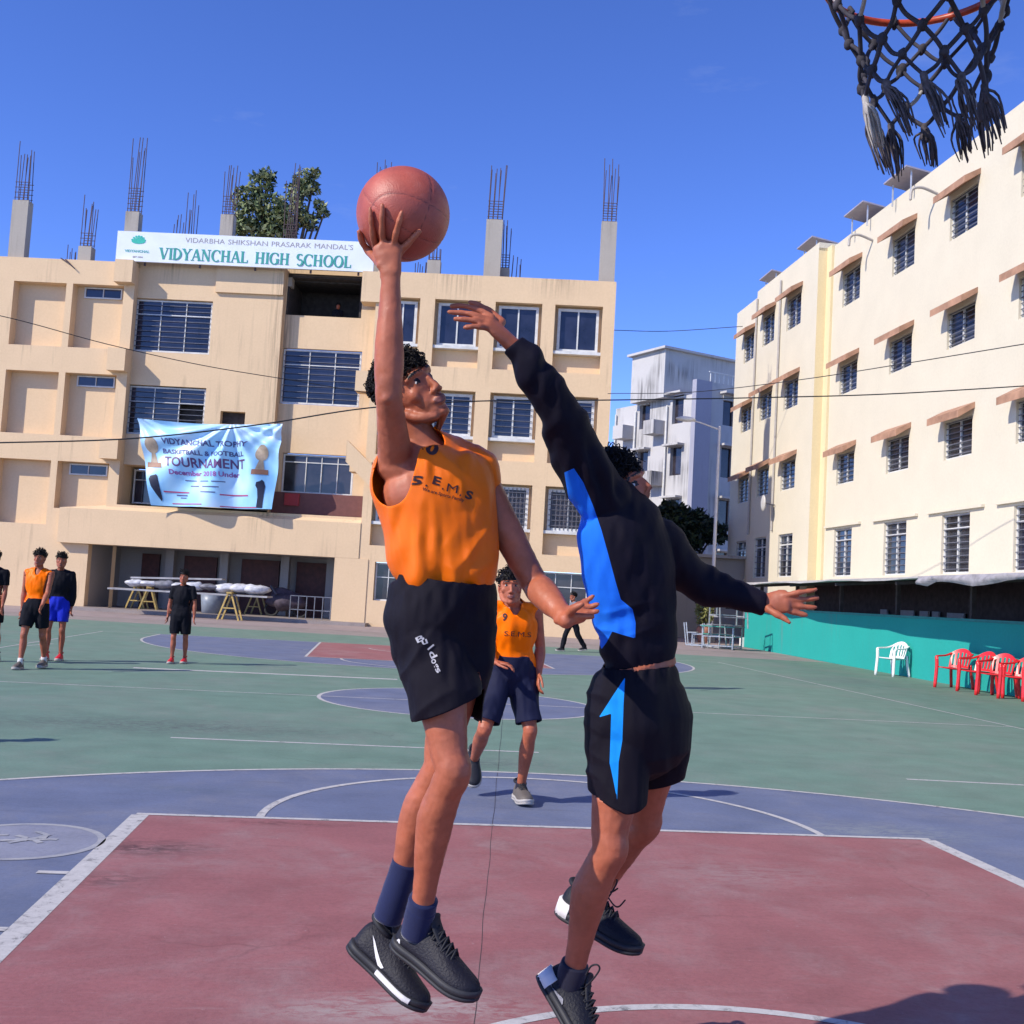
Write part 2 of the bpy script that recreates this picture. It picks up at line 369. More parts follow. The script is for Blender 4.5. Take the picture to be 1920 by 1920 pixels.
# older, half worn lines of another game
m_faint = line_mat(); m_faint.name = 'faded line paint'
for (u0, v0), (u1, v1), w in (((250, 1252), (745, 1274), .16), ((320, 1383), (1010, 1411), .05), ((1700, 1461), (1920, 1472), .05), ((40, 1211), (100, 1207), .05)):
    a, b = ground(u0, v0), ground(u1, v1)
    sheet('faded_line', band([tuple(a[:2]), tuple(((a + b) / 2)[:2]), tuple(b[:2])], w), m_faint, .0045, parent=court)
# painted round emblem left of the key
ec = ground(38, 1577)
m_emb = court_mat('emblem paint', (.36, .36, .37), (.2, .22, .28), .9, 9)
sheet('emblem_disc', [arcpts(ec[0], ec[1], .40, 0, 355, 48)], court_mat('emblem ground paint', (.24, .25, .31), (.17, .18, .25), .9, 6), .008, parent=court)
sheet('emblem_ring', band(arcpts(ec[0], ec[1], .40, 0, 360, 49), .04), m_emb, .012, parent=court)
for k in range(9):
    a = random.uniform(0, 6.28); r = random.uniform(.03, .22); c_ = (ec[0] + r * math.cos(a), ec[1] + r * math.sin(a)); h = random.uniform(0, 3.1); l_ = random.uniform(.06, .14)
    sheet('emblem_stroke', band([(c_[0] - l_ * math.cos(h), c_[1] - l_ * math.sin(h)), (c_[0] + .03, c_[1] + .02), (c_[0] + l_ * math.cos(h), c_[1] + l_ * math.sin(h))], .035), m_emb, .0145 + k * .0006, parent=court)
# the expansion joint that runs up the court
a, b = ground(888, 1925), ground(944, 1330)
jp = [(a[0] + (b[0] - a[0]) * t + .0018 * math.sin(t * 90) * (1 - t) + .0025 * math.sin(t * 37), a[1] + (b[1] - a[1]) * t) for t in np.linspace(-.3, 1, 160)]
sheet('court_joint', band(jp, .0026), M('joint filler', (.05, .04, .04), .9), .0105, parent=court)
# pale apron between the court and the school
sheet('apron', [[(-16, 36.0), (12.2, 33.2), (12.2, 45), (-16, 45)]], court_mat('pink apron', (.30, .24, .23), (.36, .31, .29), .6, .6, .3), .0005, kind='structure')
# ================================================================== the school building across the court
P0 = np.array([-14.80, 42.13, 0]); ANG = math.atan2(-.1505, .9886)
m_wall = plaster('school ochre plaster', (.72, .525, .325), (.25, .18, .125), .75, .55, [(14.6, 17.6, 11.9, 13.15), (8.6, 10.4, 2.5, 3.95), (18.2, 21.5, 12.3, 13.15), (4.2, 6.0, 12.2, 13.3)])
m_wall_in = plaster('recess ochre plaster', (.72, .525, .325), (.22, .17, .12), .4, .6)
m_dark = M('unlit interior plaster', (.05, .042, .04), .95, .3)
m_frame = M('white window frame', (.58, .57, .54), .5, .15, 4)
m_glass = glass('tinted glass', (.018, .021, .040), .12)
m_grill = M('window bars', (.11, .11, .13), .5, .2)
m_conc = plaster('bare concrete', (.40, .36, .31), (.14, .12, .10), .8, .5)
m_rebar = M('rusty steel bar', (.085, .055, .06), .8, .3)
school = thing('school_building', 'four storey ochre school building with steel bars sticking up from its roof', 'building', P0, ANG)
# local frame: x along the front, -y out of the front, z up
def wall_holes(mb, s0, s1, z0, z1, y, holes, depth=.25):
    """a wall in the plane y with rectangular openings and their reveals (holes: s0,s1,z0,z1[,depth])"""
    S = sorted({s0, s1} | {h[i] for h in holes for i in (0, 1) if s0 < h[i] < s1}); Z = sorted({z0, z1} | {h[i] for h in holes for i in (2, 3) if z0 < h[i] < z1})
    for a, b in zip(S, S[1:]):
        for c, d in zip(Z, Z[1:]):
            x, z = (a + b) / 2, (c + d) / 2
            if any(h[0] < x < h[1] and h[2] < z < h[3] for h in holes): continue
            mb.quad((a, y, c), (b, y, c), (b, y, d), (a, y, d))
    for h in holes:
        a, b, c, d = h[:4]; q = y + (h[4] if len(h) > 4 else depth)
        mb.quad((a, y, c), (a, q, c), (a, q, d), (a, y, d)); mb.quad((b, y, c), (b, y, d), (b, q, d), (b, q, c))
        mb.quad((a, y, d), (a, q, d), (b, q, d), (b, y, d)); mb.quad((a, y, c), (b, y, c), (b, q, c), (a, q, c))
def window(par, s0, s1, z0, z1, y, cols=(.5,), rows=(), fw=.07, bars=0, vbars=0, open_pane=None, gm=None):
    """frame with mullions, one pane object for each light, optional safety bars"""
    mb = MB(); xs = [s0] + [s0 + (s1 - s0) * c for c in cols] + [s1]; zs = [z0] + [z0 + (z1 - z0) * r for r in rows] + [z1]
    for k, x in enumerate(xs):
        w = fw if k in (0, len(xs) - 1) else fw * .55
        xx = x + (w / 2 if k == 0 else -w / 2 if k == len(xs) - 1 else 0); mb.box((xx - w / 2, y - .03, z0), (xx + w / 2, y + .03, z1))
    for k, z in enumerate(zs):
        w = fw if k in (0, len(zs) - 1) else fw * .6
        zz = z + (w / 2 if k == 0 else -w / 2 if k == len(zs) - 1 else 0); mb.box((s0 + .01, y - .027, zz - w / 2), (s1 - .01, y + .027, zz + w / 2))
    wo = mb.build('window', m_frame, par)
    n = 0
    for a, b in zip(xs, xs[1:]):
        for c, d in zip(zs, zs[1:]):
            n += 1
            if open_pane and n in open_pane: continue
            t = random.uniform(-.012, .012)
            MB().add([(a + .01, y + .012 + t, c + .01), (b - .01, y + .012 - t, c + .01), (b - .01, y + .012 - t, d - .01), (a + .01, y + .012 + t, d - .01)], [(0, 1, 2, 3)]).build('pane', gm or m_glass, wo)
    if bars or vbars:
        g = MB()
        for k in range(bars): z = z0 + (z1 - z0) * (k + 1) / (bars + 1); g.box((s0 + .03, y - .075, z - .011), (s1 - .03, y - .055, z + .011))
        for k in range(vbars): x = s0 + (s1 - s0) * (k + 1) / (vbars + 1); g.box((x - .011, y - .055, z0 + .03), (x + .011, y - .035, z1 - .03))
        g.build('window_bars', m_grill, wo)
    return wo
TOP = 13.0
# ---- left wing (projects .9 m): two columns of tall recesses
w = MB(); recess = []
for r, (zt, zb) in enumerate(((12.2, 9.77), (8.8, 6.43), (5.46, 3.07))):
    recess += [(-.72, 1.3, zb, zt, .45), (1.55, 3.5, zb if r < 2 else 3.7, zt, .45)]
wall_holes(w, -3.6, 3.9, 0, TOP, 0, recess + [(2.98, 3.9, .06, 2.42, .35)])
w.box((-3.6, .0, TOP), (3.9, .25, TOP + .12)); w.quad((3.9, 0, 2.43), (3.9, .349, 2.43), (3.9, .349, TOP), (3.9, 0, TOP)); w.quad((-3.6, 0, 0), (-3.6, 8, 0), (-3.6, 8, TOP), (-3.6, 0, TOP))
w.build('wall', m_wall, school)
bk = MB()
for h in recess: bk.quad((h[0], .45, h[2]), (h[1], .45, h[2]), (h[1], .45, h[3]), (h[0], .45, h[3]))
bk.build('recess_panel', m_wall_in, school)
for zt in (12.18, 8.78, 5.42):
    window(school, 1.85, 3.3, zt - .42, zt, .40, (.5,), (), .05)
# slab ends that stand out at each floor beside the middle bay
for z0, z1 in ((12.25, 13.1), (8.9, 9.75), (5.6, 6.35)):
    MB().box((3.25, -.42, z0), (3.93, -.003, z1)).build('slab_end', m_wall, school)
# ---- middle bay (set back) with the large windows
MY = .35
w = MB(); k1 = lambda y: (lambda s: 20 + (s - 20) * (1 + y / 42.5)); q1 = lambda y: (lambda z: 1.415 + (z - 1.415) * (1 + y / 42.5)); sm, zm = k1(.45), q1(.45); st, zt_ = k1(.85), q1(.85)
holes = [(sm(4.0), sm(6.95), zm(9.72), zm(11.75), .22), (sm(4.0), sm(6.95), zm(6.6), zm(8.46), .22), (3.902, 9.45, 3.96, zm(5.45), 1.6), (sm(7.55), sm(8.48), zm(7.15), zm(7.63), .3)]
wall_holes(w, 3.6, 9.48, 2.43, 13.3, MY, holes)
w.quad((9.48, MY, 2.43), (9.48, MY, 13.3), (9.48, MY + .45, 13.3), (9.48, MY + .45, 2.43))
w.box((6.9, MY - .12, 12.2), (9.475, MY - .003, 13.28))       # upper panel stands proud beside the first window
w.build('wall', m_wall, school)
window(school, sm(4.03), sm(6.92), zm(9.75), zm(11.72), MY + .15, (.33, .66), (.72,), .06, bars=9)
window(school, sm(4.03), sm(6.92), zm(6.62), zm(8.43), MY + .15, (.33, .66), (.68,), .06, bars=8, open_pane=(5,))
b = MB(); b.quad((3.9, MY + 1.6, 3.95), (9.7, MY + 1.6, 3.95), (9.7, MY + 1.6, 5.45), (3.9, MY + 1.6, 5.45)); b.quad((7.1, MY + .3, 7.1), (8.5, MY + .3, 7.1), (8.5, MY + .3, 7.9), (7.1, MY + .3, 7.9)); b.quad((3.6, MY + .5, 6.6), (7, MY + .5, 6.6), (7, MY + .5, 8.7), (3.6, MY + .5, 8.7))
b.build('dark_room_lining', m_dark, school)
window(school, 4.0, 9.6, 4.1, 5.4, MY + .9, (.2, .4, .6, .8), (.7,), .06, vbars=14)
# ---- third bay (set back further) with the black opening under the sign
TY = .75
w = MB(); holes = [(9.5, st(12.55), zt_(11.38), 13.2, 2.2), (9.5, st(12.68), zt_(8.03), zt_(10.13), .2), (st(9.98), st(12.65), zt_(4.7), zt_(6.2), .25)]
wall_holes(w, 9.48, 13.0, 2.43, 13.35, TY, holes)
w.build('wall', m_wall, school)
b = MB(); b.box((9.51, TY + .04, 13.05), (12.38, TY + 2.15, 13.19)); b.box((9.51, TY + .06, 11.62), (9.56, TY + 2.15, 13.04)); b.box((12.3, TY + .06, 11.62), (12.38, TY + 2.15, 13.04)); b.quad((9.4, TY + 2.2, 11.3), (12.8, TY + 2.2, 11.3), (12.8, TY + 2.2, 13.5), (9.4, TY + 2.2, 13.5)); b.build('dark_room_lining', m_dark, school)  # dark ceiling and side linings: the room's shade put into the colour
window(school, 9.52, st(12.65), zt_(8.06), zt_(10.1), TY + .13, (.34, .67), (.72,), .06, bars=8)
window(school, st(10.0), st(12.62), zt_(4.73), zt_(6.17), TY + .13, (.33, .55, .78), (.8,), .06, gm=glass('dim glass', (.03, .025, .03), .15))
MB().box((9.5, TY - .06, 4.0), (12.95, TY - .003, 4.8)).build('dado', M('maroon dado paint', (.16, .06, .05), .7), school)
MB().box((10.0, TY - .16, 4.3), (10.55, TY - .065, 4.75)).build('notice_box', M('red box paint', (.35, .03, .03), .6), school)
# ---- stair tower between the third bay and the right wing, with its slanting parapets
w = MB(); w.box((13.0, .35, 2.43), (14.05, 2.5, TOP - .1)); w.build('stair_tower', m_wall, school)
for z0, z1 in ((11.95, 13.1), (8.6, 9.35), (5.6, 6.0)):
    MB().box((12.55, -.35, z0), (13.35, .345, z1)).build('slab_end', m_wall, school)
MB().prism([(12.4, 6.75), (13.9, 5.4), (13.9, 4.55), (12.4, 5.95)], -.42, .34).build('stair_parapet', m_wall, school)
# ---- right wing: four columns of windows in recesses
RYY = -.25
w = MB(); holes = []; colsR = [(13.45, 14.75), (15.3, 17.0), (17.55, 19.28), (19.76, 21.52)]; rowsR = [(12.2, 10.4, 9.67), (8.8, 7.05, 6.3), (5.45, 3.75, 2.95)]
for c in colsR:
    for t, b_, q in rowsR: holes.append((c[0], c[1], q, t, .38))
holes.append((13.7, 15.2, .95, 2.35, .35)); holes.append((15.9, 17.6, .95, 2.35, .35)); holes.append((19.7, 21.5, .95, 2.35, .35))
wall_holes(w, 13.1, 21.97, 0, TOP + .1, RYY, holes)
w.quad((21.97, RYY, 0), (21.97, 9, 0), (21.97, 9, TOP + .1), (21.97, RYY, TOP + .1)); w.quad((13.1, RYY, 2.43), (13.1, 1, 2.43), (13.1, 1, TOP + .1), (13.1, RYY, TOP + .1))
w.box((13.1, RYY + .003, TOP + .1), (21.96, RYY + .25, TOP + .16))
w.build('wall', m_wall, school)
b = MB()
for h in holes[:12]: b.quad((h[0], RYY + .38, h[2]), (h[1], RYY + .38, h[2]), (h[1], RYY + .38, h[3]), (h[0], RYY + .38, h[3]))
b.build('recess_panel', m_wall_in, school)
m_curtain = M('grey curtain glass', (.06, .05, .055), .35, .5, 3)
for c in colsR:
    for r, (t, b_, q) in enumerate(rowsR):
        wo = window(school, c[0] + .12, c[1] - .12, b_ + .1, t - .08, RYY + .27, (.5,), (), .10, bars=(0, 6, 7)[r] if c[0] > 14 else 0, vbars=0 if r < 2 else 9, gm=m_glass if r < 2 else m_curtain)
        MB().box((c[0] + .003, RYY + .06, b_ - .02), (c[1] - .003, RYY + .375, b_ + .09)).build('sill', m_frame, wo)
for h in holes[12:]:
    window(school, h[0] + .02, h[1] - .02, h[2], h[3] - .02, RYY + .2, (.33, .66), (.62,), .05, gm=glass('dim glass', (.03, .025, .03), .15))
# ---- long balcony parapet and the ground floor opening
w = MB(); w.box((1.9, -.28, 2.43), (13.09, -.003, 3.72)); w.box((3.9, -.003, 2.43), (13.09, .2, 3.95)); w.quad((1.9, -.28, 3.72), (3.9, .2, 3.95), (13.09, .2, 3.95), (13.09, -.28, 3.72))
w.build('balcony_parapet', m_wall, school)
w = MB(); w.box((12.22, -.28, 0), (13.45, .4, 2.425)); w.build('wall', m_wall, school)
w = MB(); w.quad((2.98, 3.2, 0), (12.2, 3.2, 0), (12.2, 3.2, 2.45), (2.98, 3.2, 2.45)); w.quad((2.98, .35, 0), (2.98, 3.2, 0), (2.98, 3.2, 2.45), (2.98, .35, 2.45)); w.quad((12.22, .4, 0), (12.22, 3.2, 0), (12.22, 3.2, 2.45), (12.22, .4, 2.45))
w.quad((2.98, 0, 2.428), (12.2, 0, 2.428), (12.2, 3.2, 2.428), (2.98, 3.2, 2.428))
w.build('verandah_wall', plaster('grey verandah plaster', (.34, .32, .31), (.2, .17, .15), .6), school)
for s0, s1 in ((3.9, 4.6), (5.6, 6.9), (7.9, 9.4), (10.1, 11.3)):
    MB().box((s0, 3.05, .12), (s1, 3.19, 2.25)).build('door', M('dark maroon door', (.075, .022, .018), .6, .3), school)
for s in (5.2, 7.35, 9.75, 11.55): MB().box((s - .16, 2.5, .12), (s + .16, 2.85, 2.43)).build('verandah_post', MATS['grey verandah plaster'], school)
MB().box((2.2, -1.0, 0.0), (13.6, 3.1, .12)).build('plinth', m_concrete, school)
# railing inside the opening, at its right end
rl = MB()
for z in (.45, .95): rl.box((10.6, .1, z - .015), (12.15, .13, z + .015))
for k in range(6): rl.box((10.6 + k * .3, .1, .12), (10.63 + k * .3, .13, .95))
rl.build('railing', M('dull steel', (.22, .22, .23), .45, .2, metal=.6), school)
# roof slab
w = MB(); w.box((-3.55, 3.3, TOP - .4), (21.9, 9, TOP - .05)); w.build('roof', m_wall, school)
# ---- roof columns left unfinished, each with its steel bars
bar_mesh = None
def rebar(col, x, y, z, h, lean=(0, 0), r=.016):
    global bar_mesh
    if bar_mesh is None:
        t = MB().tube([(0, 0, 0), (0, 0, .5), (0, 0, 1)], 1, n=5, cap=False); o = t.build('rebar', m_rebar, col); bar_mesh = o.data
    else: o = link('rebar', bar_mesh, col)
    o.location = (x, y, z); o.scale = (r, r, h); o.rotation_euler = (lean[1], lean[0], 0)
def roof_column(s, y, zc, zt, w=.5, n=8, base=TOP, ties=True):
    mb = MB(); top = max(zc, base + .02)
    mb.box((s - w / 2, y - .2, base - .3), (s + w / 2, y + .2, top)); c = mb.build('roof_column', m_conc, school)
    for k in range(n):
        x = s + (w * .42) * (-1 + 2 * (k % (n // 2)) / (n // 2 - 1)); yy = y + (-.13 if k < n // 2 else .13)
        rebar(c, x, yy, top - .02, (zt - top) * random.uniform(.72, 1.0), (random.uniform(-.035, .045), random.uniform(-.02, .02)))
    if ties:
        tb = MB(); z = top + .12
        while z < min(top + (zt - top) * .35, top + 1.0):
            for q in (-.15, .15): tb.box((s - w * .46, y + q - .01, z - .01), (s + w * .46, y + q + .01, z + .01))
            z += .2
        tb.build('tie_rings', m_rebar, c)
for a in ((-.85, .4, 15.4, 17.9, .62), (1.74, .5, 13.75, 15.8, .5), (3.5, .4, 15.15, 18.25, .52), (7.05, .7, 15.3, 17.5, .5), (9.4, 1.0, 14.2, 17.7, .5),
          (12.9, .8, 14.5, 18.1, .5), (17.3, .5, 15.5, 17.95, .62), (17.72, 1.0, 13.8, 15.8, .42), (21.62, .45, 15.6, 18.2, .58), (15.05, .9, 13.95, 14.6, .5)):
    roof_column(*a)
for s, y, zt in ((.55, 2, 14.3), (4.3, 3, 16.6), (5.0, 2.5, 17.2), (6.3, 3, 15.9), (14.4, 2, 14.4), (18.15, 1.6, 14.6)):
    roof_column(s, y, TOP, zt, .42, 6, ties=False)
# ---- dark parapet wall on the roof behind the sign
w = MB(); w.box((4.0, 1.2, TOP), (12.9, 1.5, 14.55)); w.build('roof_parapet', M('dark parapet', (.05, .045, .045), .9, .4), school)
# loose wire at the roof edge of the left wing
MB().tube(spline([(1.0, -.02, 13.15), (1.35, -.08, 12.95), (1.6, -.1, 12.75), (1.2, -.05, 13.1)]), .02, n=5).build('loose_wire', m_rebar, school)
# ================================================================== sign board
sign = thing('sign_board', 'long white sign board with green lettering above the school front', 'sign', P0, ANG)
SY = -.16
MB().box((3.15, SY, 13.12), (12.9, SY + .1, 14.26)).build('board', M('white sign sheet', (.70, .74, .77), .35, .05, 1.5), sign)
for s in (4.2, 6.3, 8.4, 10.5, 12.3): MB().box((s, SY + .103, 13.0), (s + .07, SY + .15, 14.2)).build('strut', m_rebar, sign)
m_sgreen = M('sign green', (.035, .30, .25), .5, .05); m_sgrey = M('sign grey', (.30, .27, .27), .5, .05)
# serif capitals drawn as strokes: thick and thin stems with bracket serifs (unit height)
GL = {'V': (.78, [('k', .10, 1, .40, 0), ('n', .70, 1, .42, 0)], [(.10, 1), (.70, 1)]),
      'I': (.34, [('k', .17, 0, .17, 1)], [(.17, 0), (.17, 1)]),
      'D': (.80, [('k', .15, 0, .15, 1), ('arc', .15, .5, .55, .5, 90, -90)], [(.15, 0), (.15, 1)]),
      'Y': (.76, [('k', .08, 1, .38, .48), ('n', .68, 1, .38, .48), ('k', .38, 0, .38, .5)], [(.08, 1), (.68, 1), (.38, 0)]),
      'A': (.80, [('n', .08, 0, .38, 1), ('k', .40, 1, .70, 0), ('n', .2, .34, .6, .34)], [(.08, 0), (.70, 0)]),
      'N': (.84, [('n', .13, 0, .13, 1), ('k', .13, 1, .68, 0), ('n', .68, 0, .68, 1)], [(.13, 0), (.13, 1), (.68, 1)]),
      'C': (.78, [('arc', .44, .5, .36, .5, 50, 310), ('n', .70, .72, .70, .98)], []),
      'H': (.84, [('k', .16, 0, .16, 1), ('k', .66, 0, .66, 1), ('n', .16, .5, .66, .5)], [(.16, 0), (.16, 1), (.66, 0), (.66, 1)]),
      'L': (.68, [('k', .16, 0, .16, 1), ('n', .16, .03, .6, .03), ('n', .6, .0, .6, .25)], [(.16, 0), (.16, 1)]),
      'G': (.84, [('arc', .44, .5, .36, .5, 50, 325), ('k', .70, 0.04, .70, .42), ('n', .70, .72, .70, .98)], [(.70, .42)]),
      'S': (.62, [('arc', .32, .74, .22, .25, 40, 265), ('arc', .32, .26, .24, .26, 85, -140)], []),
      'O': (.84, [('arc', .42, .5, .35, .5, 0, 360)], [])}
def letter(ch, x0, z0, h, y):
    mb = MB(); adv, strokes, serifs = GL[ch]; dz = 0.0
    def seg(a, b, w):
        nonlocal dz
        dz += .0006
        mb.bar((x0 + a[0] * h, y - dz, z0 + a[1] * h), (x0 + b[0] * h, y - dz, z0 + b[1] * h), w * h, .012, up=(0, 1, 0))
    for s in strokes:
        if s[0] == 'arc':
            _, cx, cz, rx, rz, a0, a1 = s; A = np.linspace(a0, a1, 18)
            for p, q in zip(A, A[1:]):
                md = rad((p + q) / 2); w_ = .06 + .12 * abs(math.cos(md))
                e = (q - p) * .12
                seg((cx + rx * math.cos(rad(p - e)), cz + rz * math.sin(rad(p - e))), (cx + rx * math.cos(rad(q + e)), cz + rz * math.sin(rad(q + e))), w_)
        else: seg((s[1], s[2]), (s[3], s[4]), .19 if s[0] == 'k' else .07)
    for sx, sz in serifs: seg((sx - .15, sz + (.02 if sz < .5 else -.02)), (sx + .15, sz + (.02 if sz < .5 else -.02)), .05)
    return mb, adv * h
x = 4.80
for ch in 'VIDYANCHAL HIGH SCHOOL':
    if ch == ' ': x += .24; continue
    mb, adv = letter(ch, x, 13.25, .43, SY - .008); mb.build('letter', m_sgreen, sign); x += adv * 1.065
def flat_text(s, cx, cz, y, size, mat, par, name='lettering', bold=0.0, width=None, spacing=1.0):
    v, f = text_mesh(s, size, bold, spacing)
    if width: v[:, 0] *= width / (v[:, 0].max() - v[:, 0].min())
    return MB().add([(cx + p[0], y, cz + p[1]) for p in v], f).build(name, mat, par)
xw = 5.75
for wd, wl in (("VIDARBHA", 1.5), ("SHIKSHAN", 1.5), ("PRASARAK", 1.5), ("MANDAL'S", 1.45)):
    flat_text(wd, xw + wl / 2, 14.01, SY - .006, .27, m_sgrey, sign, 'heading_word', .0, wl); xw += wl + .13
mb = MB()
for k in range(7):
    a = rad(20 + k * 23.3); mb.add([(3.97 + .03 * math.cos(a), SY - .006 - k * .0005, 13.88), (3.97 + .26 * math.cos(a - .17), SY - .006 - k * .0005, 13.86 + .24 * math.sin(a - .17)), (3.97 + .31 * math.cos(a), SY - .006 - k * .0005, 13.86 + .27 * math.sin(a)), (3.97 + .26 * math.cos(a + .17), SY - .006 - k * .0005, 13.86 + .24 * math.sin(a + .17))], [(0, 1, 2, 3)])
mb.add([(3.97 + .27 * math.cos(t), SY - .0105, 13.89 + .10 * math.sin(t)) for t in np.linspace(0, 6.1, 20)], [tuple(range(20))])
mb.build('emblem', M('emblem green', (.02, .42, .32), .5), sign)
flat_text('VIDYANCHAL', 3.95, 13.50, SY - .006, .13, M('emblem grey green', (.12, .36, .34), .5), sign, 'emblem_text', .006, .95)
flat_text('EST 1994', 3.99, 13.28, SY - .006, .08, m_sgrey, sign, 'emblem_text', .004, .38)
# ================================================================== cream building along the right side
Q0 = np.array([14.43, -.15, 0]); A2 = rad(90 - .58)
m_cream = plaster('cream plaster', (.65, .585, .45), (.35, .30, .24), .35, .6)
m_yel = plaster('weakly lit cream plaster', (.72, .60, .36), (.35, .30, .2), .3, .6)  # yellower cream: the weaker light on the return is put into the colour
m_chaj = M('terracotta sunshade paint', (.36, .20, .125), .85, .25, 3, bmp=.2, bscale=12)
m_cgl = glass('grey tinted glass', (.035, .04, .052), .15)
cream = thing('cream_building', 'long cream four storey building with terracotta window shades', 'building', Q0, A2)
# local frame: x away along the court (t), +y towards the court, z up
def cwall(t0, t1, z0, z1, y, holes, name, mat):
    w = MB(); tmp = MB(); wall_holes(tmp, t0, t1, z0, z1, 0, holes, .2)
    w.add([(a, y - b, c) for a, b, c in tmp.v], tmp.f); return w.build(name, mat, cream)
def cwindow(t0, t1, z0, z1, y, rows=(), shade=True, bars=7, gm=None):
    """two-light window with bars; y is the wall face, the frame sits inside"""
    q = y - .11; mb = MB(); fw = .055
    for a in (t0, t1 - fw, (t0 + t1) / 2 - fw / 2): mb.box((a, q - .03, z0), (a + fw, q + .03, z1))
    for z in [z0, z1 - fw] + [z0 + (z1 - z0) * r for r in rows]: mb.box((t0 + .005, q - .027, z), (t1 - .005, q + .027, z + fw))
    wo = mb.build('window', m_frame, cream)
    zs = [z0] + [z0 + (z1 - z0) * r for r in rows] + [z1]
    for a, b in ((t0, (t0 + t1) / 2), ((t0 + t1) / 2, t1)):
        for c, d in zip(zs, zs[1:]):
            e = random.uniform(-.012, .012)
            MB().add([(a + .01, q - .015 + e, c + .01), (b - .01, q - .015 - e, c + .01), (b - .01, q - .015 - e, d - .01), (a + .01, q - .015 + e, d - .01)], [(0, 1, 2, 3)]).build('pane', gm or random.choice((m_cgl, m_cgl, m_glass)), wo)
    if bars:
        g = MB()
        for k in range(bars): z = z0 + (z1 - z0) * (k + .7) / bars; g.box((t0 + .03, q + .05, z - .012), (t1 - .03, q + .07, z + .012))
        g.build('window_bars', m_grill, wo)
    if shade:
        a, b = t0 - .12, t1 + .12; s = MB()
        v = [(a, y + .003, z1 + .34), (b, y + .003, z1 + .34), (b, y + .48, z1 + .08), (a, y + .48, z1 + .08), (a, y + .003, z1 + .18), (b, y + .003, z1 + .18), (b, y + .48, z1 - .12), (a, y + .48, z1 - .12)]
        s.add(v, [(0, 1, 2, 3), (7, 6, 5, 4), (0, 4, 5, 1), (1, 5, 6, 2), (2, 6, 7, 3), (3, 7, 4, 0)]); s.build('sunshade', m_chaj, wo)
    return wo
ROWS = [(12.38, 13.62, ()), (9.17, 10.25, ()), (5.95, 7.05, ()), (2.70, 4.38, (.74,))]
near_t = [(13.1, 14.65), (16.9, 18.45), (20.4, 21.9), (23.9, 25.4), (27.55, 29.1), (31.3, 32.85), (35.35, 36.85)]
far_t = [(39.85, 41.4), (42.85, 44.3)]; end_t = [(46.35, 47.75)]
holes = [(a, b, z0, z1) for a, b in near_t for z0, z1, _ in ROWS]
cwall(5.0, 38.2, 0, 14.55, 0, holes, 'wall', m_cream)
FY, EY = .42, .12
holes = [(a, b, z0 + .15, z1 + .2) if z0 > 4 else (a, b, z0, z1) for a, b in far_t for z0, z1, _ in ROWS]
cwall(38.2, 45.2, 0, 15.0, FY, holes, 'wall', m_cream)
holes2 = [(a, b, z0 + .15, z1 + .15) if z0 > 4 else (a, b, z0, z1) for a, b in end_t for z0, z1, _ in ROWS]
cwall(45.2, 49.0, 0, 15.0, EY, holes2, 'wall', m_cream)
w = MB(); w.quad((38.2, 0, 0), (38.2, FY, 0), (38.2, FY, 15), (38.2, 0, 15)); w.box((37.75, .003, 0), (38.197, .09, 15.0)); w.build('pilaster', m_yel, cream)
w = MB(); w.quad((45.2, EY, 0), (45.2, FY, 0), (45.2, FY, 15), (45.2, EY, 15)); w.quad((49, EY, 0), (49, -9, 0), (49, -9, 15), (49, EY, 15)); w.build('return_wall', m_cream, cream)
w = MB(); w.box((5, -.3, 14.55), (38.2, -.003, 14.95)); w.box((38.2, -.3, 14.9), (45.2, FY - .003, 15.2)); w.box((45.2, -.3, 14.9), (49, EY - .003, 15.2)); w.build('roof_parapet', m_cream, cream)
w = MB(); w.box((5, -9, 14.2), (48.9, -.31, 14.4)); w.build('roof', m_conc, cream)
w = MB(); w.quad((5, -1.2, 0), (49, -1.2, 0), (49, -1.2, 14), (5, -1.2, 14)); w.build('dark_room_lining', m_dark, cream)
for a, b in near_t:
    for k, (z0, z1, r) in enumerate(ROWS): cwindow(a, b, z0, z1, 0, r, k < 3, 9 if k == 3 else 7)
for a, b in far_t:
    for k, (z0, z1, r) in enumerate(ROWS): cwindow(a, b, *( (z0 + .15, z1 + .2) if z0 > 4 else (z0, z1)), FY, r, k < 3, 7)
for a, b in end_t:
    for k, (z0, z1, r) in enumerate(ROWS): cwindow(a, b, *( (z0 + .15, z1 + .15) if z0 > 4 else (z0, z1)), EY, r, k < 3, 7)
# thin drip ledges over the ground floor windows, rain pipes and spouts
for a, b in near_t: MB().box((a - .75, .003, 4.45), (b + .75, .10, 4.53)).build('drip_ledge', m_cream, cream)
for t, y in ((45.05, FY + .05), (42.1, FY + .05)): MB().tube([(t, y, 4.6), (t, y, 9), (t, y, 14.8)], .05, n=8).build('rain_pipe', M('grey rain pipe', (.36, .33, .30), .6), cream)
for t in (29.9, 34.4): MB().tube(spline([(t, 0, 14.1), (t, .5, 14.25), (t + .1, .75, 14.2), (t + .1, .8, 13.9)]), .045, n=7).build('spout', M('grey rain pipe', (.36, .33, .30), .6), cream)
MB().tube([(41.9, FY + .05, 5.6), (41.9, FY + .42, 5.65)], .03, n=6).build('dish_arm', m_grill, cream)
dv, df = ellipsoid((41.9, FY + .5, 5.65), (.24, .07, .33), n=14, m=8); MB().add(dv, df).build('satellite_dish', M('dish grey', (.45, .43, .40), .5), cream)
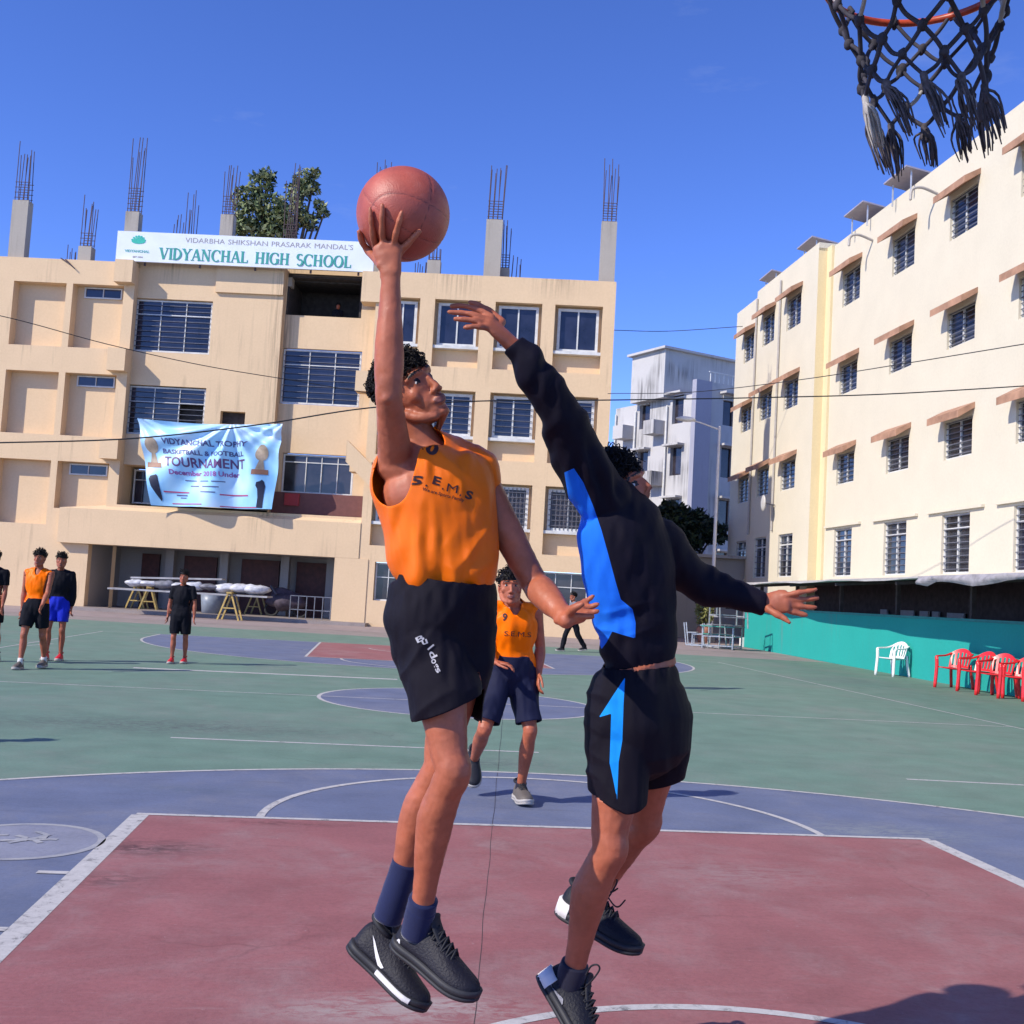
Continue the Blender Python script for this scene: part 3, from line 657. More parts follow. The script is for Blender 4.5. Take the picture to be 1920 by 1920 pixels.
# ---- solar water panels on the roof edge
m_pan = M('panel back sheet', (.30, .28, .34), .5, .1); m_alu = M('aluminium strut', (.6, .6, .6), .4, .1, metal=.5)
for k, t in enumerate((32.0, 35.2, 39.8, 44.3)):
    c = Q0 + np.array([math.cos(A2) * t, math.sin(A2) * t, 0]) + np.array([.35, 0, 0])
    o = thing('solar_panel', ('nearest', 'second', 'third', 'farthest')[k] + ' tilted solar panel on the cream building roof, counted from the hoop', 'solar panel', (c[0], c[1], 14.95 if k < 2 else 15.2), A2, 'solar panels on the roof edge')
    MB().add([(-.8, -.5, .30), (.8, -.5, .30), (.8, .75, .52), (-.8, .75, .52), (-.8, -.5, .25), (.8, -.5, .25), (.8, .75, .47), (-.8, .75, .47)], [(0, 1, 2, 3), (7, 6, 5, 4), (0, 4, 5, 1), (1, 5, 6, 2), (2, 6, 7, 3), (3, 7, 4, 0)]).build('panel', m_pan, o)
    for x in (-.8, .8):
        MB().bar((x * .8, .5, -.3), (x * .8, .5, .43), .04).build('strut', m_alu, o); MB().bar((x * .8, -.4, -.3), (x * .8, -.4, .27), .04).build('strut', m_alu, o)
# ================================================================== turquoise wall and the open shed behind it
TA, TB = np.array([12.34, 38.71, 0]), np.array([11.33, 19.54, 0]); TD = nrm(TB - TA)
TL = float(np.linalg.norm(TB - TA)) + 14
ANG_T = math.atan2(TD[1], TD[0])                       # local x from the far end towards the viewer
m_teal = plaster('turquoise wall paint', (.022, .345, .30), (.10, .22, .21), .7, .52)
tw = thing('turquoise_wall', 'low bright turquoise wall along the right side of the court', 'wall', TA, ANG_T)
w = MB(); w.box((0, 0, 0), (TL, .18, 1.40)); w.build('wall', m_teal, tw)
MB().box((-.02, -.03, 1.40), (TL, .21, 1.46)).build('coping', M('turquoise coping', (.03, .22, .21), .8), tw)
MB().box((-.28, -.1, 0), (-.02, .12, .34)).build('end_stone', M('whitewashed stone', (.7, .68, .64), .8), tw)
shed = thing('open_shed', 'dark open shed with a thin sheet roof behind the turquoise wall', 'shed', TA, ANG_T)
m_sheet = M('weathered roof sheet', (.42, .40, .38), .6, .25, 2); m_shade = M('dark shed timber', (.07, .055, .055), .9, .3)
ov = lambda x: -(1.02 + .026 * x)                        # overhang grows towards the viewer (local -y is the court side)
rf = MB(); n = 26
for k in range(n):
    a, b = TL * k / n - .3, TL * (k + 1) / n - .3
    z = 2.22 + .012 * math.sin(k * 1.7) - .0005 * k
    v = []
    for x in (a, b):
        zz = 2.22 + .015 * math.sin(x * 1.1) + .01 * math.sin(x * 3.7); o_ = ov(x) + .035 * math.sin(x * 2.9) + .02 * math.sin(x * 7.1)
        v += [(x, o_, zz), (x, 3.2, 2.62), (x, o_, zz + .035), (x, 3.2, 2.66)]
    rf.add(v, [(0, 1, 5, 4), (2, 6, 7, 3), (0, 4, 6, 2), (1, 3, 7, 5)])
rf.build('roof_sheet', m_sheet, shed)
for k in range(9):
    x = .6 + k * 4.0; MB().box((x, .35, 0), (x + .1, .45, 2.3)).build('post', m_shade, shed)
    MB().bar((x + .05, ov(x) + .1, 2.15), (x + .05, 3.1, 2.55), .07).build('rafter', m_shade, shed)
MB().box((-.3, 2.4, 0), (TL, 2.5, 2.5)).build('back_wall', M('shaded shed wall', (.055, .04, .045), .9, .3), shed)  # stands for the facade foot, with the shed's inner shade in its colour
for x, w_, z in ((6.9, .5, 1.72), (8.3, 1.0, 1.72), (9.7, .55, 1.72), (10.5, .4, 1.72), (11.4, .95, 1.7), (16.6, .75, 1.66), (17.6, .35, 1.66), (18.3, .85, 1.64)):
    MB().box((x, 2.28, z - .42), (x + w_, 2.33, z - .10)).build('notice_board', M('pale notice paper', (.30, .29, .33), .8, .1), shed)
# rolled tarpaulin that hangs from the roof edge near the viewer
tp = MB(); g = []
for i in range(13):
    x = 18.2 + i * .42
    for j in range(6):
        y = ov(x) - .05 - .05 * math.sin(j / 5 * 3.1) + .04 * math.sin(i * 1.9 + j); z = 2.27 - .022 * j - (.10 * math.exp(-((x - 18.5) / .35) ** 2) + .10 * math.exp(-((x - 20.8) / .9) ** 2)) * j / 5 * 1.1
        g.append((x, y, z))
tp.add(g, [(i * 6 + j, (i + 1) * 6 + j, (i + 1) * 6 + j + 1, i * 6 + j + 1) for i in range(12) for j in range(5)])
o = tp.build('tarpaulin', M('faded grey tarpaulin', (.30, .28, .29), .7, .3), shed, smooth=True)
# ================================================================== plastic chairs against the wall
m_cw = M('white plastic', (.74, .73, .70), .35, .05); m_cr = M('red plastic', (.62, .018, .022), .32, .08, spec=.5)
def make_chair(label, mat, group):
    """moulded armchair: local +y is where the sitter faces"""
    t = thing('plastic_chair', label, 'chair', group=group)
    s = MB(); gv = []; nn = 9
    for i in range(nn):
        for j in range(nn):
            x = (i / (nn - 1) - .5) * .46; y = (j / (nn - 1) - .5) * .44; gv.append((x, y, .425 - .03 * (1 - (x / .23) ** 2) * (1 - (y / .24) ** 2) + .015 * (j / 8)))
    k = len(gv); gv += [(a, b, c - .02) for a, b, c in gv]
    f = [(i * nn + j, (i + 1) * nn + j, (i + 1) * nn + j + 1, i * nn + j + 1) for i in range(nn - 1) for j in range(nn - 1)]
    f += [tuple(k + q for q in reversed(x)) for x in f]
    e = [(i * nn) for i in range(nn)] + [(nn - 1) * nn + j for j in range(1, nn)] + [(nn - 1 - i) * nn + nn - 1 for i in range(1, nn)] + [nn - 1 - j for j in range(1, nn - 1)]
    f += [(e[i], e[(i + 1) % len(e)], e[(i + 1) % len(e)] + k, e[i] + k) for i in range(len(e))]
    s.add(gv, f).build('seat', mat, t, smooth=True)
    s = MB(); cols = 11
    def bp(a, h): # a -1..1 across, h 0..1 up: back curves round the sitter and arches at the top
        w_ = .225 + .02 * h; top = .43 + (.40 - .11 * a * a) * h
        return (a * w_, -.21 - .10 * h + .07 * a * a, top)
    for i in range(cols):
        a0, a1 = -1 + 2 * i / cols, -1 + 2 * (i + 1) / cols
        for h0, h1 in ([(0, .12), (.12, .8), (.8, 1)] if i % 2 == 0 or i in (0, cols - 1) else [(0, .12), (.8, 1)]):
            q = [bp(a0, h0), bp(a1, h0), bp(a1, h1), bp(a0, h1)]; s.add(q + [(x, y - .016, z) for x, y, z in q], [(0, 1, 2, 3), (7, 6, 5, 4), (0, 4, 5, 1), (1, 5, 6, 2), (2, 6, 7, 3), (3, 7, 4, 0)])
    s.build('backrest', mat, t)
    for sx in (-1, 1):
        MB().tube(spline([(sx * .235, -.27, .72), (sx * .27, -.12, .67), (sx * .28, .08, .655), (sx * .275, .20, .645), (sx * .265, .225, .60)]), .036, .018, side=(1, 0, 0), n=8).build('armrest', mat, t, smooth=True)
        MB().tube(spline([(sx * .262, .222, .62), (sx * .255, .225, .42), (sx * .27, .255, .0)]), [.042] * 5 + [.04] * 5 + [.034], .028, side=(1, 0, 0), n=8, cap=False).build('leg', mat, t, smooth=True)
        MB().tube(spline([(sx * .225, -.235, .5), (sx * .235, -.25, .3), (sx * .255, -.30, .0)]), .036, .026, side=(1, 0, 0), n=8, cap=False).build('leg', mat, t, smooth=True)
    return t
wc = make_chair('white plastic armchair alone against the turquoise wall', m_cw, None)
p = ground(1676, 1268); wc.location = (p[0] - .05, p[1], .0); wc.rotation_euler = (0, 0, rad(112))
rp = make_chair('', m_cr, 'red plastic chairs by the turquoise wall')
reds = [((1788, 1291), 118, 'red plastic armchair in front, leftmost of the red chairs'), ((1832, 1299), 106, 'red plastic armchair second from the left among the red chairs'),
        ((1868, 1306), 120, 'red plastic armchair third from the left among the red chairs'), ((1912, 1313), 110, 'red plastic armchair cut by the right edge of the view')]
for k, ((u, v), a, lab) in enumerate(reds):
    c = rp if k == 0 else copy_tree(rp); p = ground(u, v); c.location = (p[0], p[1], 0); c.rotation_euler = (0, 0, rad(a)); c['label'] = lab
# ================================================================== figures: bodies, clothes, shoes, hair
def remesh(parts, voxel, iters=4):
    """union of closed shapes as one skin (voxel remesh), then volume-keeping smoothing; returns vertices, quads"""
    vs, fs, k = [], [], 0
    for v, f in parts:
        vs += [tuple(map(float, x)) for x in v]; fs += [tuple(k + i for i in q) for q in f]; k = len(vs)
    me = bpy.data.meshes.new('tmp'); me.from_pydata(vs, [], fs)
    o = bpy.data.objects.new('tmp', me); COL.objects.link(o)
    md = o.modifiers.new('r', 'REMESH'); md.mode = 'VOXEL'; md.voxel_size = voxel; md.adaptivity = 0
    bpy.context.view_layer.update()
    ev = bpy.data.meshes.new_from_object(o.evaluated_get(bpy.context.evaluated_depsgraph_get()))
    V = np.empty(len(ev.vertices) * 3); ev.vertices.foreach_get('co', V); V = V.reshape(-1, 3)
    Fq = np.empty(len(ev.loops), dtype=np.int64); ev.loops.foreach_get('vertex_index', Fq); Fq = Fq.reshape(-1, 4)
    bpy.data.objects.remove(o); bpy.data.meshes.remove(me); bpy.data.meshes.remove(ev)
    return smooth(V, Fq, iters), Fq
def edges_of(Fq):
    a = Fq.ravel(); b = np.roll(Fq, -1, axis=1).ravel(); n = np.int64(Fq.max()) + 1; k, c = np.unique(np.minimum(a, b) * n + np.maximum(a, b), return_counts=True); return np.stack([k // n, k % n], 1), c
def lap(V, E):
    n = len(V); i = np.concatenate([E[:, 0], E[:, 1]]); j = np.concatenate([E[:, 1], E[:, 0]]); d = np.bincount(i, minlength=n)
    s = np.stack([np.bincount(i, V[j, c], n) for c in range(3)], 1)
    s = s / np.maximum(d, 1)[:, None] - V; s[d == 0] = 0; return s
def smooth(V, Fq, iters, lam=.55, mu=-.57):
    E, _ = edges_of(Fq)
    for _i in range(iters): V = V + lam * lap(V, E); V = V + mu * lap(V, E)
    return V
def normals(V, Fq):
    n = np.cross(V[Fq[:, 2]] - V[Fq[:, 0]], V[Fq[:, 3]] - V[Fq[:, 1]]); i = Fq.ravel(); N = np.stack([np.bincount(i, np.repeat(n[:, c], 4), len(V)) for c in range(3)], 1)
    return N / (np.linalg.norm(N, axis=1)[:, None] + 1e-12)
def mesh_obj(name, V, Fq, mats, parent, base, attr=None, midx=None, solid=0.0):
    me = bpy.data.meshes.new(name)
    me.from_pydata((V - base).tolist(), [], Fq.tolist())
    me.polygons.foreach_set('use_smooth', [True] * len(me.polygons))
    for m in (mats if isinstance(mats, (list, tuple)) else [mats]): me.materials.append(m)
    if midx is not None: me.polygons.foreach_set('material_index', midx.astype(np.int32))
    if attr is not None:
        for k, val in attr.items():
            a = me.attributes.new(k, 'FLOAT', 'POINT'); a.data.foreach_set('value', val.astype(np.float32))
    me.update()
    o = link(name, me, parent)
    if solid:
        s = o.modifiers.new('thickness', 'SOLIDIFY'); s.thickness = solid; s.offset = -1
    return o
def shell(parts, voxel, cuts, iters=6, folds=None):
    """a garment: the union's skin with openings cut in it, rims evened out, folds pressed in"""
    V, Fq = remesh(parts, voxel, iters)
    if folds is not None:
        N = normals(V, Fq); V = V + N * folds(V, N)[:, None]; V = smooth(V, Fq, 1)
    C = V[Fq].mean(axis=1); kill = np.zeros(len(Fq), bool)
    for c in cuts: kill |= c(C)
    Fq = Fq[~kill]; used = np.unique(Fq); mp = -np.ones(len(V), int); mp[used] = np.arange(len(used)); V = V[used]; Fq = mp[Fq]
    E, cnt = edges_of(Fq); B = E[cnt == 1]; bv = np.unique(B)
    for _i in range(12):
        L = lap(V, B); V[bv] += .5 * L[bv]
    return V, Fq
def limb(stations, side, n=18, k=4):
    """stations: rows of x,y,z,ra,rb"""
    S = spline(np.array(stations, float), k); return tube(S[:, :3], np.maximum(S[:, 3], .003), np.maximum(S[:, 4], .003), side, n)
def lerp(a, b, t): return np.asarray(a) * (1 - t) + np.asarray(b) * t
def arm_parts(sh, el, wr, k=1.0, hint=(0, 0, 1)):
    st = []
    for t, r in ((-.06, .05), (.08, .053), (.35, .047), (.7, .041), (.94, .038)): st.append([*lerp(sh, el, t), r * k, r * k])
    for t, r in ((.05, .038), (.25, .042), (.55, .037), (.82, .029), (1.0, .0265)): st.append([*lerp(el, wr, t), r * k, r * k * (.92 if t < .8 else .8)])
    ax, fo = nrm(el - sh), nrm(wr - el); pl = np.cross(ax, fo); pl = nrm(pl) if np.linalg.norm(pl) > .05 else nrm(np.cross(ax, [.3, .8, .1])); fr = nrm(np.cross(pl, ax))
    ex = [ellipsoid(lerp(sh, el, .55) + fr * .016 * k, (.030 * k, .030 * k, .075 * k), np.stack([pl, fr, ax])), ellipsoid(lerp(sh, el, .5) - fr * .018 * k, (.029 * k, .027 * k, .08 * k), np.stack([pl, fr, ax])),
          ellipsoid(el - fr * .022 * k, (.019 * k,) * 3), ellipsoid(lerp(el, wr, .26) + pl * .014 * k, (.026 * k, .03 * k, .07 * k), np.stack([pl, np.cross(fo, pl), fo])), ellipsoid(lerp(el, wr, .30) - pl * .013 * k, (.025 * k, .028 * k, .075 * k), np.stack([pl, np.cross(fo, pl), fo])),
          ellipsoid(lerp(el, wr, .97) + pl * .018 * k, (.013 * k,) * 3)]
    return [limb(st, np.cross(el - sh, wr - el) + np.asarray(hint) * 1e-3)] + ex
def leg_parts(hip, kn, an, fwd, k=1.0):
    back = -nrm(fwd); st = []
    for t, r in ((-.12, .085), (.05, .089), (.3, .082), (.6, .068), (.88, .055)): st.append([*(lerp(hip, kn, t) - back * .008 * (1 - t)), r * k, r * k])
    st.append([*(kn - back * .006), .053 * k, .053 * k])
    for t, r, o in ((.14, .050, .006), (.32, .055, .017), (.5, .049, .014), (.7, .039, .006), (.9, .033, 0), (1.0, .034, 0)): st.append([*(lerp(kn, an, t) + back * o * k), r * k, r * k])
    side = nrm(np.cross(an - hip, fwd))
    out = [limb(st, side, 20)]
    out.append(ellipsoid(kn - back * .030 * k, (.030 * k, .030 * k, .036 * k)))
    up_, dn_ = nrm(hip - kn), nrm(an - kn); A = np.stack([side, -back, up_])
    for s_, z_, w_ in ((1, .085, .030), (-1, .11, .028)): out.append(ellipsoid(kn + up_ * z_ * k - back * .024 * k + side * s_ * .026 * k, (w_ * .8 * k, .028 * k, .055 * k), A))     # the two lower heads of the thigh
    for s_, z_ in ((1, .12), (-1, .135)): out.append(ellipsoid(kn + dn_ * z_ * k + back * .028 * k + side * s_ * .018 * k, (.026 * k, .028 * k, .075 * k), np.stack([side, back, dn_])))                  # twin calf muscle
    out.append(limb([[*(kn + dn_ * .05 * k - back * .033 * k), .013 * k, .013 * k], [*(kn + dn_ * .15 * k - back * .028 * k), .014 * k, .014 * k], [*(lerp(kn, an, .75) - back * .022 * k), .012 * k, .012 * k]], side))
    for s_ in (1, -1): out.append(ellipsoid(an + side * s_ * .028 * k, (.012 * k,) * 3))
    return out
def torso_parts(J, k=1.0):
    pel, che, nek = J['pelvis'], J['chest'], J['neck']; lp = nrm(J['Lhip'] - J['Rhip']); lc = nrm(J['Lsh'] - J['Rsh'])
    dn = nrm(pel - che); hb = J['headbase']; T = []
    rows = [(pel + dn * .085, .10, .075, lp), (pel + dn * .03, .150, .098, lp), (pel - dn * .05, .148, .098, lp), (lerp(pel, che, .42), .128, .088, lp + lc), (lerp(pel, che, .68), .138, .100, lc), (che, .150, .106, lc),
            (lerp(che, nek, .42), .150, .098, lc), (lerp(che, nek, .75), .112, .078, lc), (nek, .064, .060, lc), (lerp(nek, hb, .5), .053, .055, lc), (hb, .052, .056, lc)]
    P = spline(np.array([[*r[0], r[1] * k, r[2] * k, *nrm(r[3])] for r in rows]), 4)
    T.append(tube(P[:, :3], P[:, 3], P[:, 4], P[:, 5:8], 24))
    for s in ('R', 'L'):
        a, b = J['neck'], J[s + 'sh']
        T.append(limb([[*lerp(a, b, 0.0), .045 * k, .045 * k], [*lerp(a, b, .5), .050 * k, .05 * k], [*b, .055 * k, .055 * k]], nrm(che - nek)))
        T.append(limb([[*b, .056 * k, .056 * k], [*lerp(b, che, .35), .06 * k, .055 * k], [*lerp(b, che, .7), .07 * k, .06 * k]], nrm(che - nek)))
    return T
def head_parts(o, F, U, k=1.0):
    F = nrm(F); U = nrm(U - F * (U @ F)); X = np.cross(F, U); A = np.stack([X, F, U])
    def p(x, y, z): return o + (X * x + F * y + U * z) * k
    def e(c, r): return ellipsoid(p(*c), np.array(r) * k, A, 24, 18)
    out = [e((0, -.008, .042), (.071, .093, .078)), e((0, .022, .004), (.064, .072, .085)), e((0, .034, -.045), (.052, .058, .068)),
           e((0, .046, -.082), (.041, .043, .032)), e((0, .076, -.100), (.021, .017, .017)),
           e((.044, .056, -.018), (.021, .018, .024)), e((-.044, .056, -.018), (.021, .018, .024))]
    def t(pts, r): return tube(spline([p(*q) for q in pts], 4), np.interp(np.linspace(0, 1, 4 * (len(pts) - 1) + 1), np.linspace(0, 1, len(r)), r) * k, n=10)
    out.append(t([(0, .086, .026), (0, .096, .004), (0, .104, -.020), (0, .108, -.031)], [.0075, .008, .0095, .0105]))
    for s in (-1, 1):
        out.append(e((s * .0135, .100, -.037), (.0085, .010, .008)))
        out.append(t([(s * .010, .0935, .033), (s * .034, .086, .036), (s * .054, .066, .028)], [.0085, .010, .008]))
        out.append(t([(s * .0, .098, -.060), (s * .010, .0965, -.060), (s * .024, .086, -.064)], [.0068, .0072, .004]))
        out.append(t([(s * .0, .096, -.072), (s * .010, .0945, -.072), (s * .023, .085, -.067)], [.0078, .0078, .004]))
        out.append(e((s * .030, .0735, .010), (.0135, .0135, .0125)))
        out.append(e((s * .074, -.010, -.006), (.009, .019, .031))); out.append(e((s * .072, -.002, -.03), (.008, .010, .012)))
        out.append(t([(s * .060, .0, -.05), (s * .050, .030, -.083), (s * .025, .062, -.100)], [.016, .016, .014]))
    return out, (lambda V: np.stack([(V - o) @ X, (V - o) @ F, (V - o) @ U], 1) / k)
def head_marks(loc, Fq, V):
    """material slot per face: 0 skin, 1 lips, 2 eye white, 3 dark (iris, brows)"""
    c = loc(V[Fq].mean(axis=1)); x, y, z = np.abs(c[:, 0]), c[:, 1], c[:, 2]; m = np.zeros(len(Fq), int)
    m[(y > .078) & (x < .025) & (np.abs(z + .066) < .0125 - .2 * x) & (y < .115)] = 1
    e = np.sqrt((x - .030) ** 2 + (y - .0735) ** 2 + (z - .010) ** 2); ey = (e < .0150) & (y > .078) & (np.abs(z - .010) < .0062)
    m[ey & (np.abs(z - .010) < .0042)] = 2; m[ey & (np.abs(x - .031) < .0068)] = 3; m[(e < .0165) & (y > .076) & (z > .0155) & (z < .0205)] = 3
    m[(y > .055) & (x > .011) & (x < .054) & (np.abs(z - (.037 + .05 * (x - .011) * (x < .035) - .25 * np.maximum(x - .04, 0))) < .0036) & (y > .068)] = 3
    return m
def finger(pts, r0=.0088, r1=.0068, n=10):
    P = spline(np.array(pts, float), 6); t = np.linspace(0, 1, len(P)); return tube(P, (r0 + (r1 - r0) * t) * np.interp(t, [0, .18, .42, .58, .74, .88, 1], [1.12, .95, 1.12, .92, 1.06, .98, .86]), n=n)
def palm(wr, kn, width, w=.041, th=.014, wth=None):
    wd = nrm(width); rows = [[*wr, .027, .021], [*lerp(wr, kn, .35), w * .86, th * 1.15], [*lerp(wr, kn, .75), w, th], [*kn, w * .98, th * .9]]
    return limb(rows, wd, 18)
def generic_hand(wr, d, width, thumb=1, curl=.5, k=1.0):
    """relaxed hand: d finger direction, width across the palm towards the thumb"""
    d = nrm(d); w = nrm(width - d * (width @ d)); nrmv = np.cross(d, w) * thumb; kn = wr + d * .088 * k
    out = [palm(wr, kn, w, .038 * k, .0135 * k)]
    for i, (off, ln) in enumerate(((.029, .070), (.010, .078), (-.010, .072), (-.028, .056))):
        b = kn + w * off * k - d * .008 * k; c = curl * (1 + .12 * i); p1 = b + (d * math.cos(c * .5) + nrmv * math.sin(c * .5)) * ln * .45 * k
        p2 = p1 + (d * math.cos(c * 1.3) + nrmv * math.sin(c * 1.3)) * ln * .32 * k; p3 = p2 + (d * math.cos(c * 2) + nrmv * math.sin(c * 2)) * ln * .25 * k
        out.append(finger([b, p1, p2, p3], .0088 * k, .0068 * k))
    b = wr + d * .025 * k + w * .026 * k
    out.append(finger([b, b + (d * .5 + w * .7 + nrmv * .2) * .035 * k, b + (d * 1.2 + w * .85 + nrmv * .35) * .048 * k, b + (d * 1.9 + w * .9 + nrmv * .5) * .048 * k], .0115 * k, .0078 * k))
    return out
# ---- cloth, skin and shoe materials
def flesh(V, Fq):
    """small unevenness of muscle and tendon over the smooth skin"""
    return V + normals(V, Fq) * (.0011 * vnoise(V * 34, 1) + .0007 * vnoise(V * 75, 2))[:, None]
def skin_mat(name, col):
    if name in MATS: return MATS[name]
    m, nt, b = new_mat(name); v = coords(nt)
    n = noise(nt, v, 9, 5, .6); n2 = noise(nt, v, 60, 4, .6)
    c = ramp(nt, n, [(.3, tuple(x * .74 for x in col)), (.7, tuple(x * 1.16 for x in col))])
    c = mixc(nt, ramp(nt, noise(nt, v, 22, 5, .7), [(.55, (0, 0, 0)), (.75, (.35,) * 3)]), c, (col[0] * 1.05, col[1] * .78, col[2] * .7))
    c = mixc(nt, .4, c, ramp(nt, n2, [(.35, (.75, .7, .66)), (.65, (1, 1, 1))]), 'MULTIPLY')
    nt.links.new(c, b.inputs['Base Color']); nt.links.new(ramp(nt, noise(nt, v, 14, 4), [(.3, (.36,) * 3), (.7, (.62,) * 3)]), b.inputs['Roughness']); b.inputs['Specular IOR Level'].default_value = .38
    b.inputs['Subsurface Weight'].default_value = .0; b.inputs['Subsurface Radius'].default_value = (.012, .004, .002); b.inputs['Subsurface Scale'].default_value = .5
    bump(nt, b, noise(nt, v, 230, 5, .7), .35, .002); MATS[name] = m; return m
def cloth_mat(name, col, rough=.55, sheen=.0, weave=900, col2=None, attr=None, spec=.3, bstr=.12, folds=0.0):
    if name in MATS: return MATS[name]
    m, nt, b = new_mat(name); v = coords(nt); n = noise(nt, v, 7, 4)
    c = ramp(nt, n, [(.3, tuple(x * .88 for x in col)), (.7, tuple(min(1, x * 1.08) for x in col))])
    if attr:
        a = nt.nodes.new('ShaderNodeAttribute'); a.attribute_name = attr
        k = ramp(nt, a.outputs['Fac'], [(.495, (0, 0, 0)), (.505, (1, 1, 1))])
        c = mixc(nt, k, c, ramp(nt, n, [(.3, tuple(x * .9 for x in col2)), (.7, tuple(min(1, x * 1.06) for x in col2))]))
    nt.links.new(c, b.inputs['Base Color']); b.inputs['Roughness'].default_value = rough; b.inputs['Specular IOR Level'].default_value = spec
    b.inputs['Specular Tint'].default_value = c4(tuple(.35 + .65 * x / max(max(col), 1e-3) for x in col)) if max(col) > .3 else (1, 1, 1, 1); b.inputs['Sheen Weight'].default_value = sheen; b.inputs['Sheen Roughness'].default_value = .4
    h = noise(nt, v, weave, 2)
    if folds:
        f1 = noise(nt, coords(nt, (1, 1, .45)), 16, 3, .5, .8); ad = nt.nodes.new('ShaderNodeMath'); ad.operation = 'MULTIPLY_ADD'; nt.links.new(f1, ad.inputs[0]); ad.inputs[1].default_value = folds; nt.links.new(h, ad.inputs[2]); h = ad.outputs[0]
    bump(nt, b, h, bstr, .004); MATS[name] = m; return m
m_lip = skin_mat('lips', (.24, .085, .07)); m_eyew = M('eye white', (.62, .58, .54), .3, .05); m_brow = M('brow and iris', (.012, .008, .007), .5, .2)
m_hair = M('black hair', (.010, .008, .008), .62, .4, 60, spec=.18)
def hair(name, loc, o, F, U, parent, base, k=1.0, curls=260, length=.032, line=.045, seed=1, mat=None):
    """cap of hair over the skull with a ragged hairline, covered in curled locks"""
    F = nrm(F); U = nrm(U - F * (U @ F)); X = np.cross(F, U); A = np.stack([X, F, U]); r = np.random.default_rng(seed)
    v, f = ellipsoid(o + (F * -.010 + U * .047) * k, np.array((.0755, .0965, .080)) * k, A, 40, 30)
    L = loc(v); d = nrm_rows(v - (o + (U * .047 - F * .01) * k)); v = v + d * (vnoise(L * 45, seed) * .006 * k)[:, None]
    def scalp(q): # above the hairline (front), down to the nape (back)
        return q[..., 2] > np.interp(q[..., 1], [-.11, -.05, 0, .02, .05, .075, .10], [-.045, -.045, -.012, .02, .045, line + .012, line + .018])
    keep = [q for q in f if all(scalp(L[i]) for i in q)]
    mb = MB().add(v - base, keep)
    n = 0
    while n < curls:
        a, b_ = r.uniform(0, 6.283), math.acos(r.uniform(-.55, 1)); dd = np.array([math.sin(b_) * math.cos(a), math.sin(b_) * math.sin(a), math.cos(b_)])
        q = dd * (.076, .097, .081) + (0, -.010, .047)
        if not scalp(q): continue
        n += 1; nn = nrm(dd / (.076, .097, .081)); t = nrm(np.cross(nn, r.normal(size=3))); l = length * r.uniform(.6, 1.25) * (1.7 if q[1] > .0 and q[2] > .085 else 1.0 if q[2] > .05 else .5)
        pts = [q - nn * .004, q + nn * l * .45 + t * l * .2, q + nn * l * .65 + t * l * .6 + r.normal(size=3) * l * .15, q + nn * l * .4 + t * l * .95 + r.normal(size=3) * l * .2]
        W = [o + (X * p[0] + F * p[1] + U * p[2]) * k - base for p in spline(pts, 3)]
        mb.tube(W, (1 if curls > 300 else 1.8) * np.interp(np.linspace(0, 1, len(W)), [0, .5, 1], [.0020, .0020, .0008]) * k, n=4, cap=False)
    return mb.build(name, mat or m_hair, parent, smooth=True)
def nrm_rows(a): return a / (np.linalg.norm(a, axis=1)[:, None] + 1e-12)
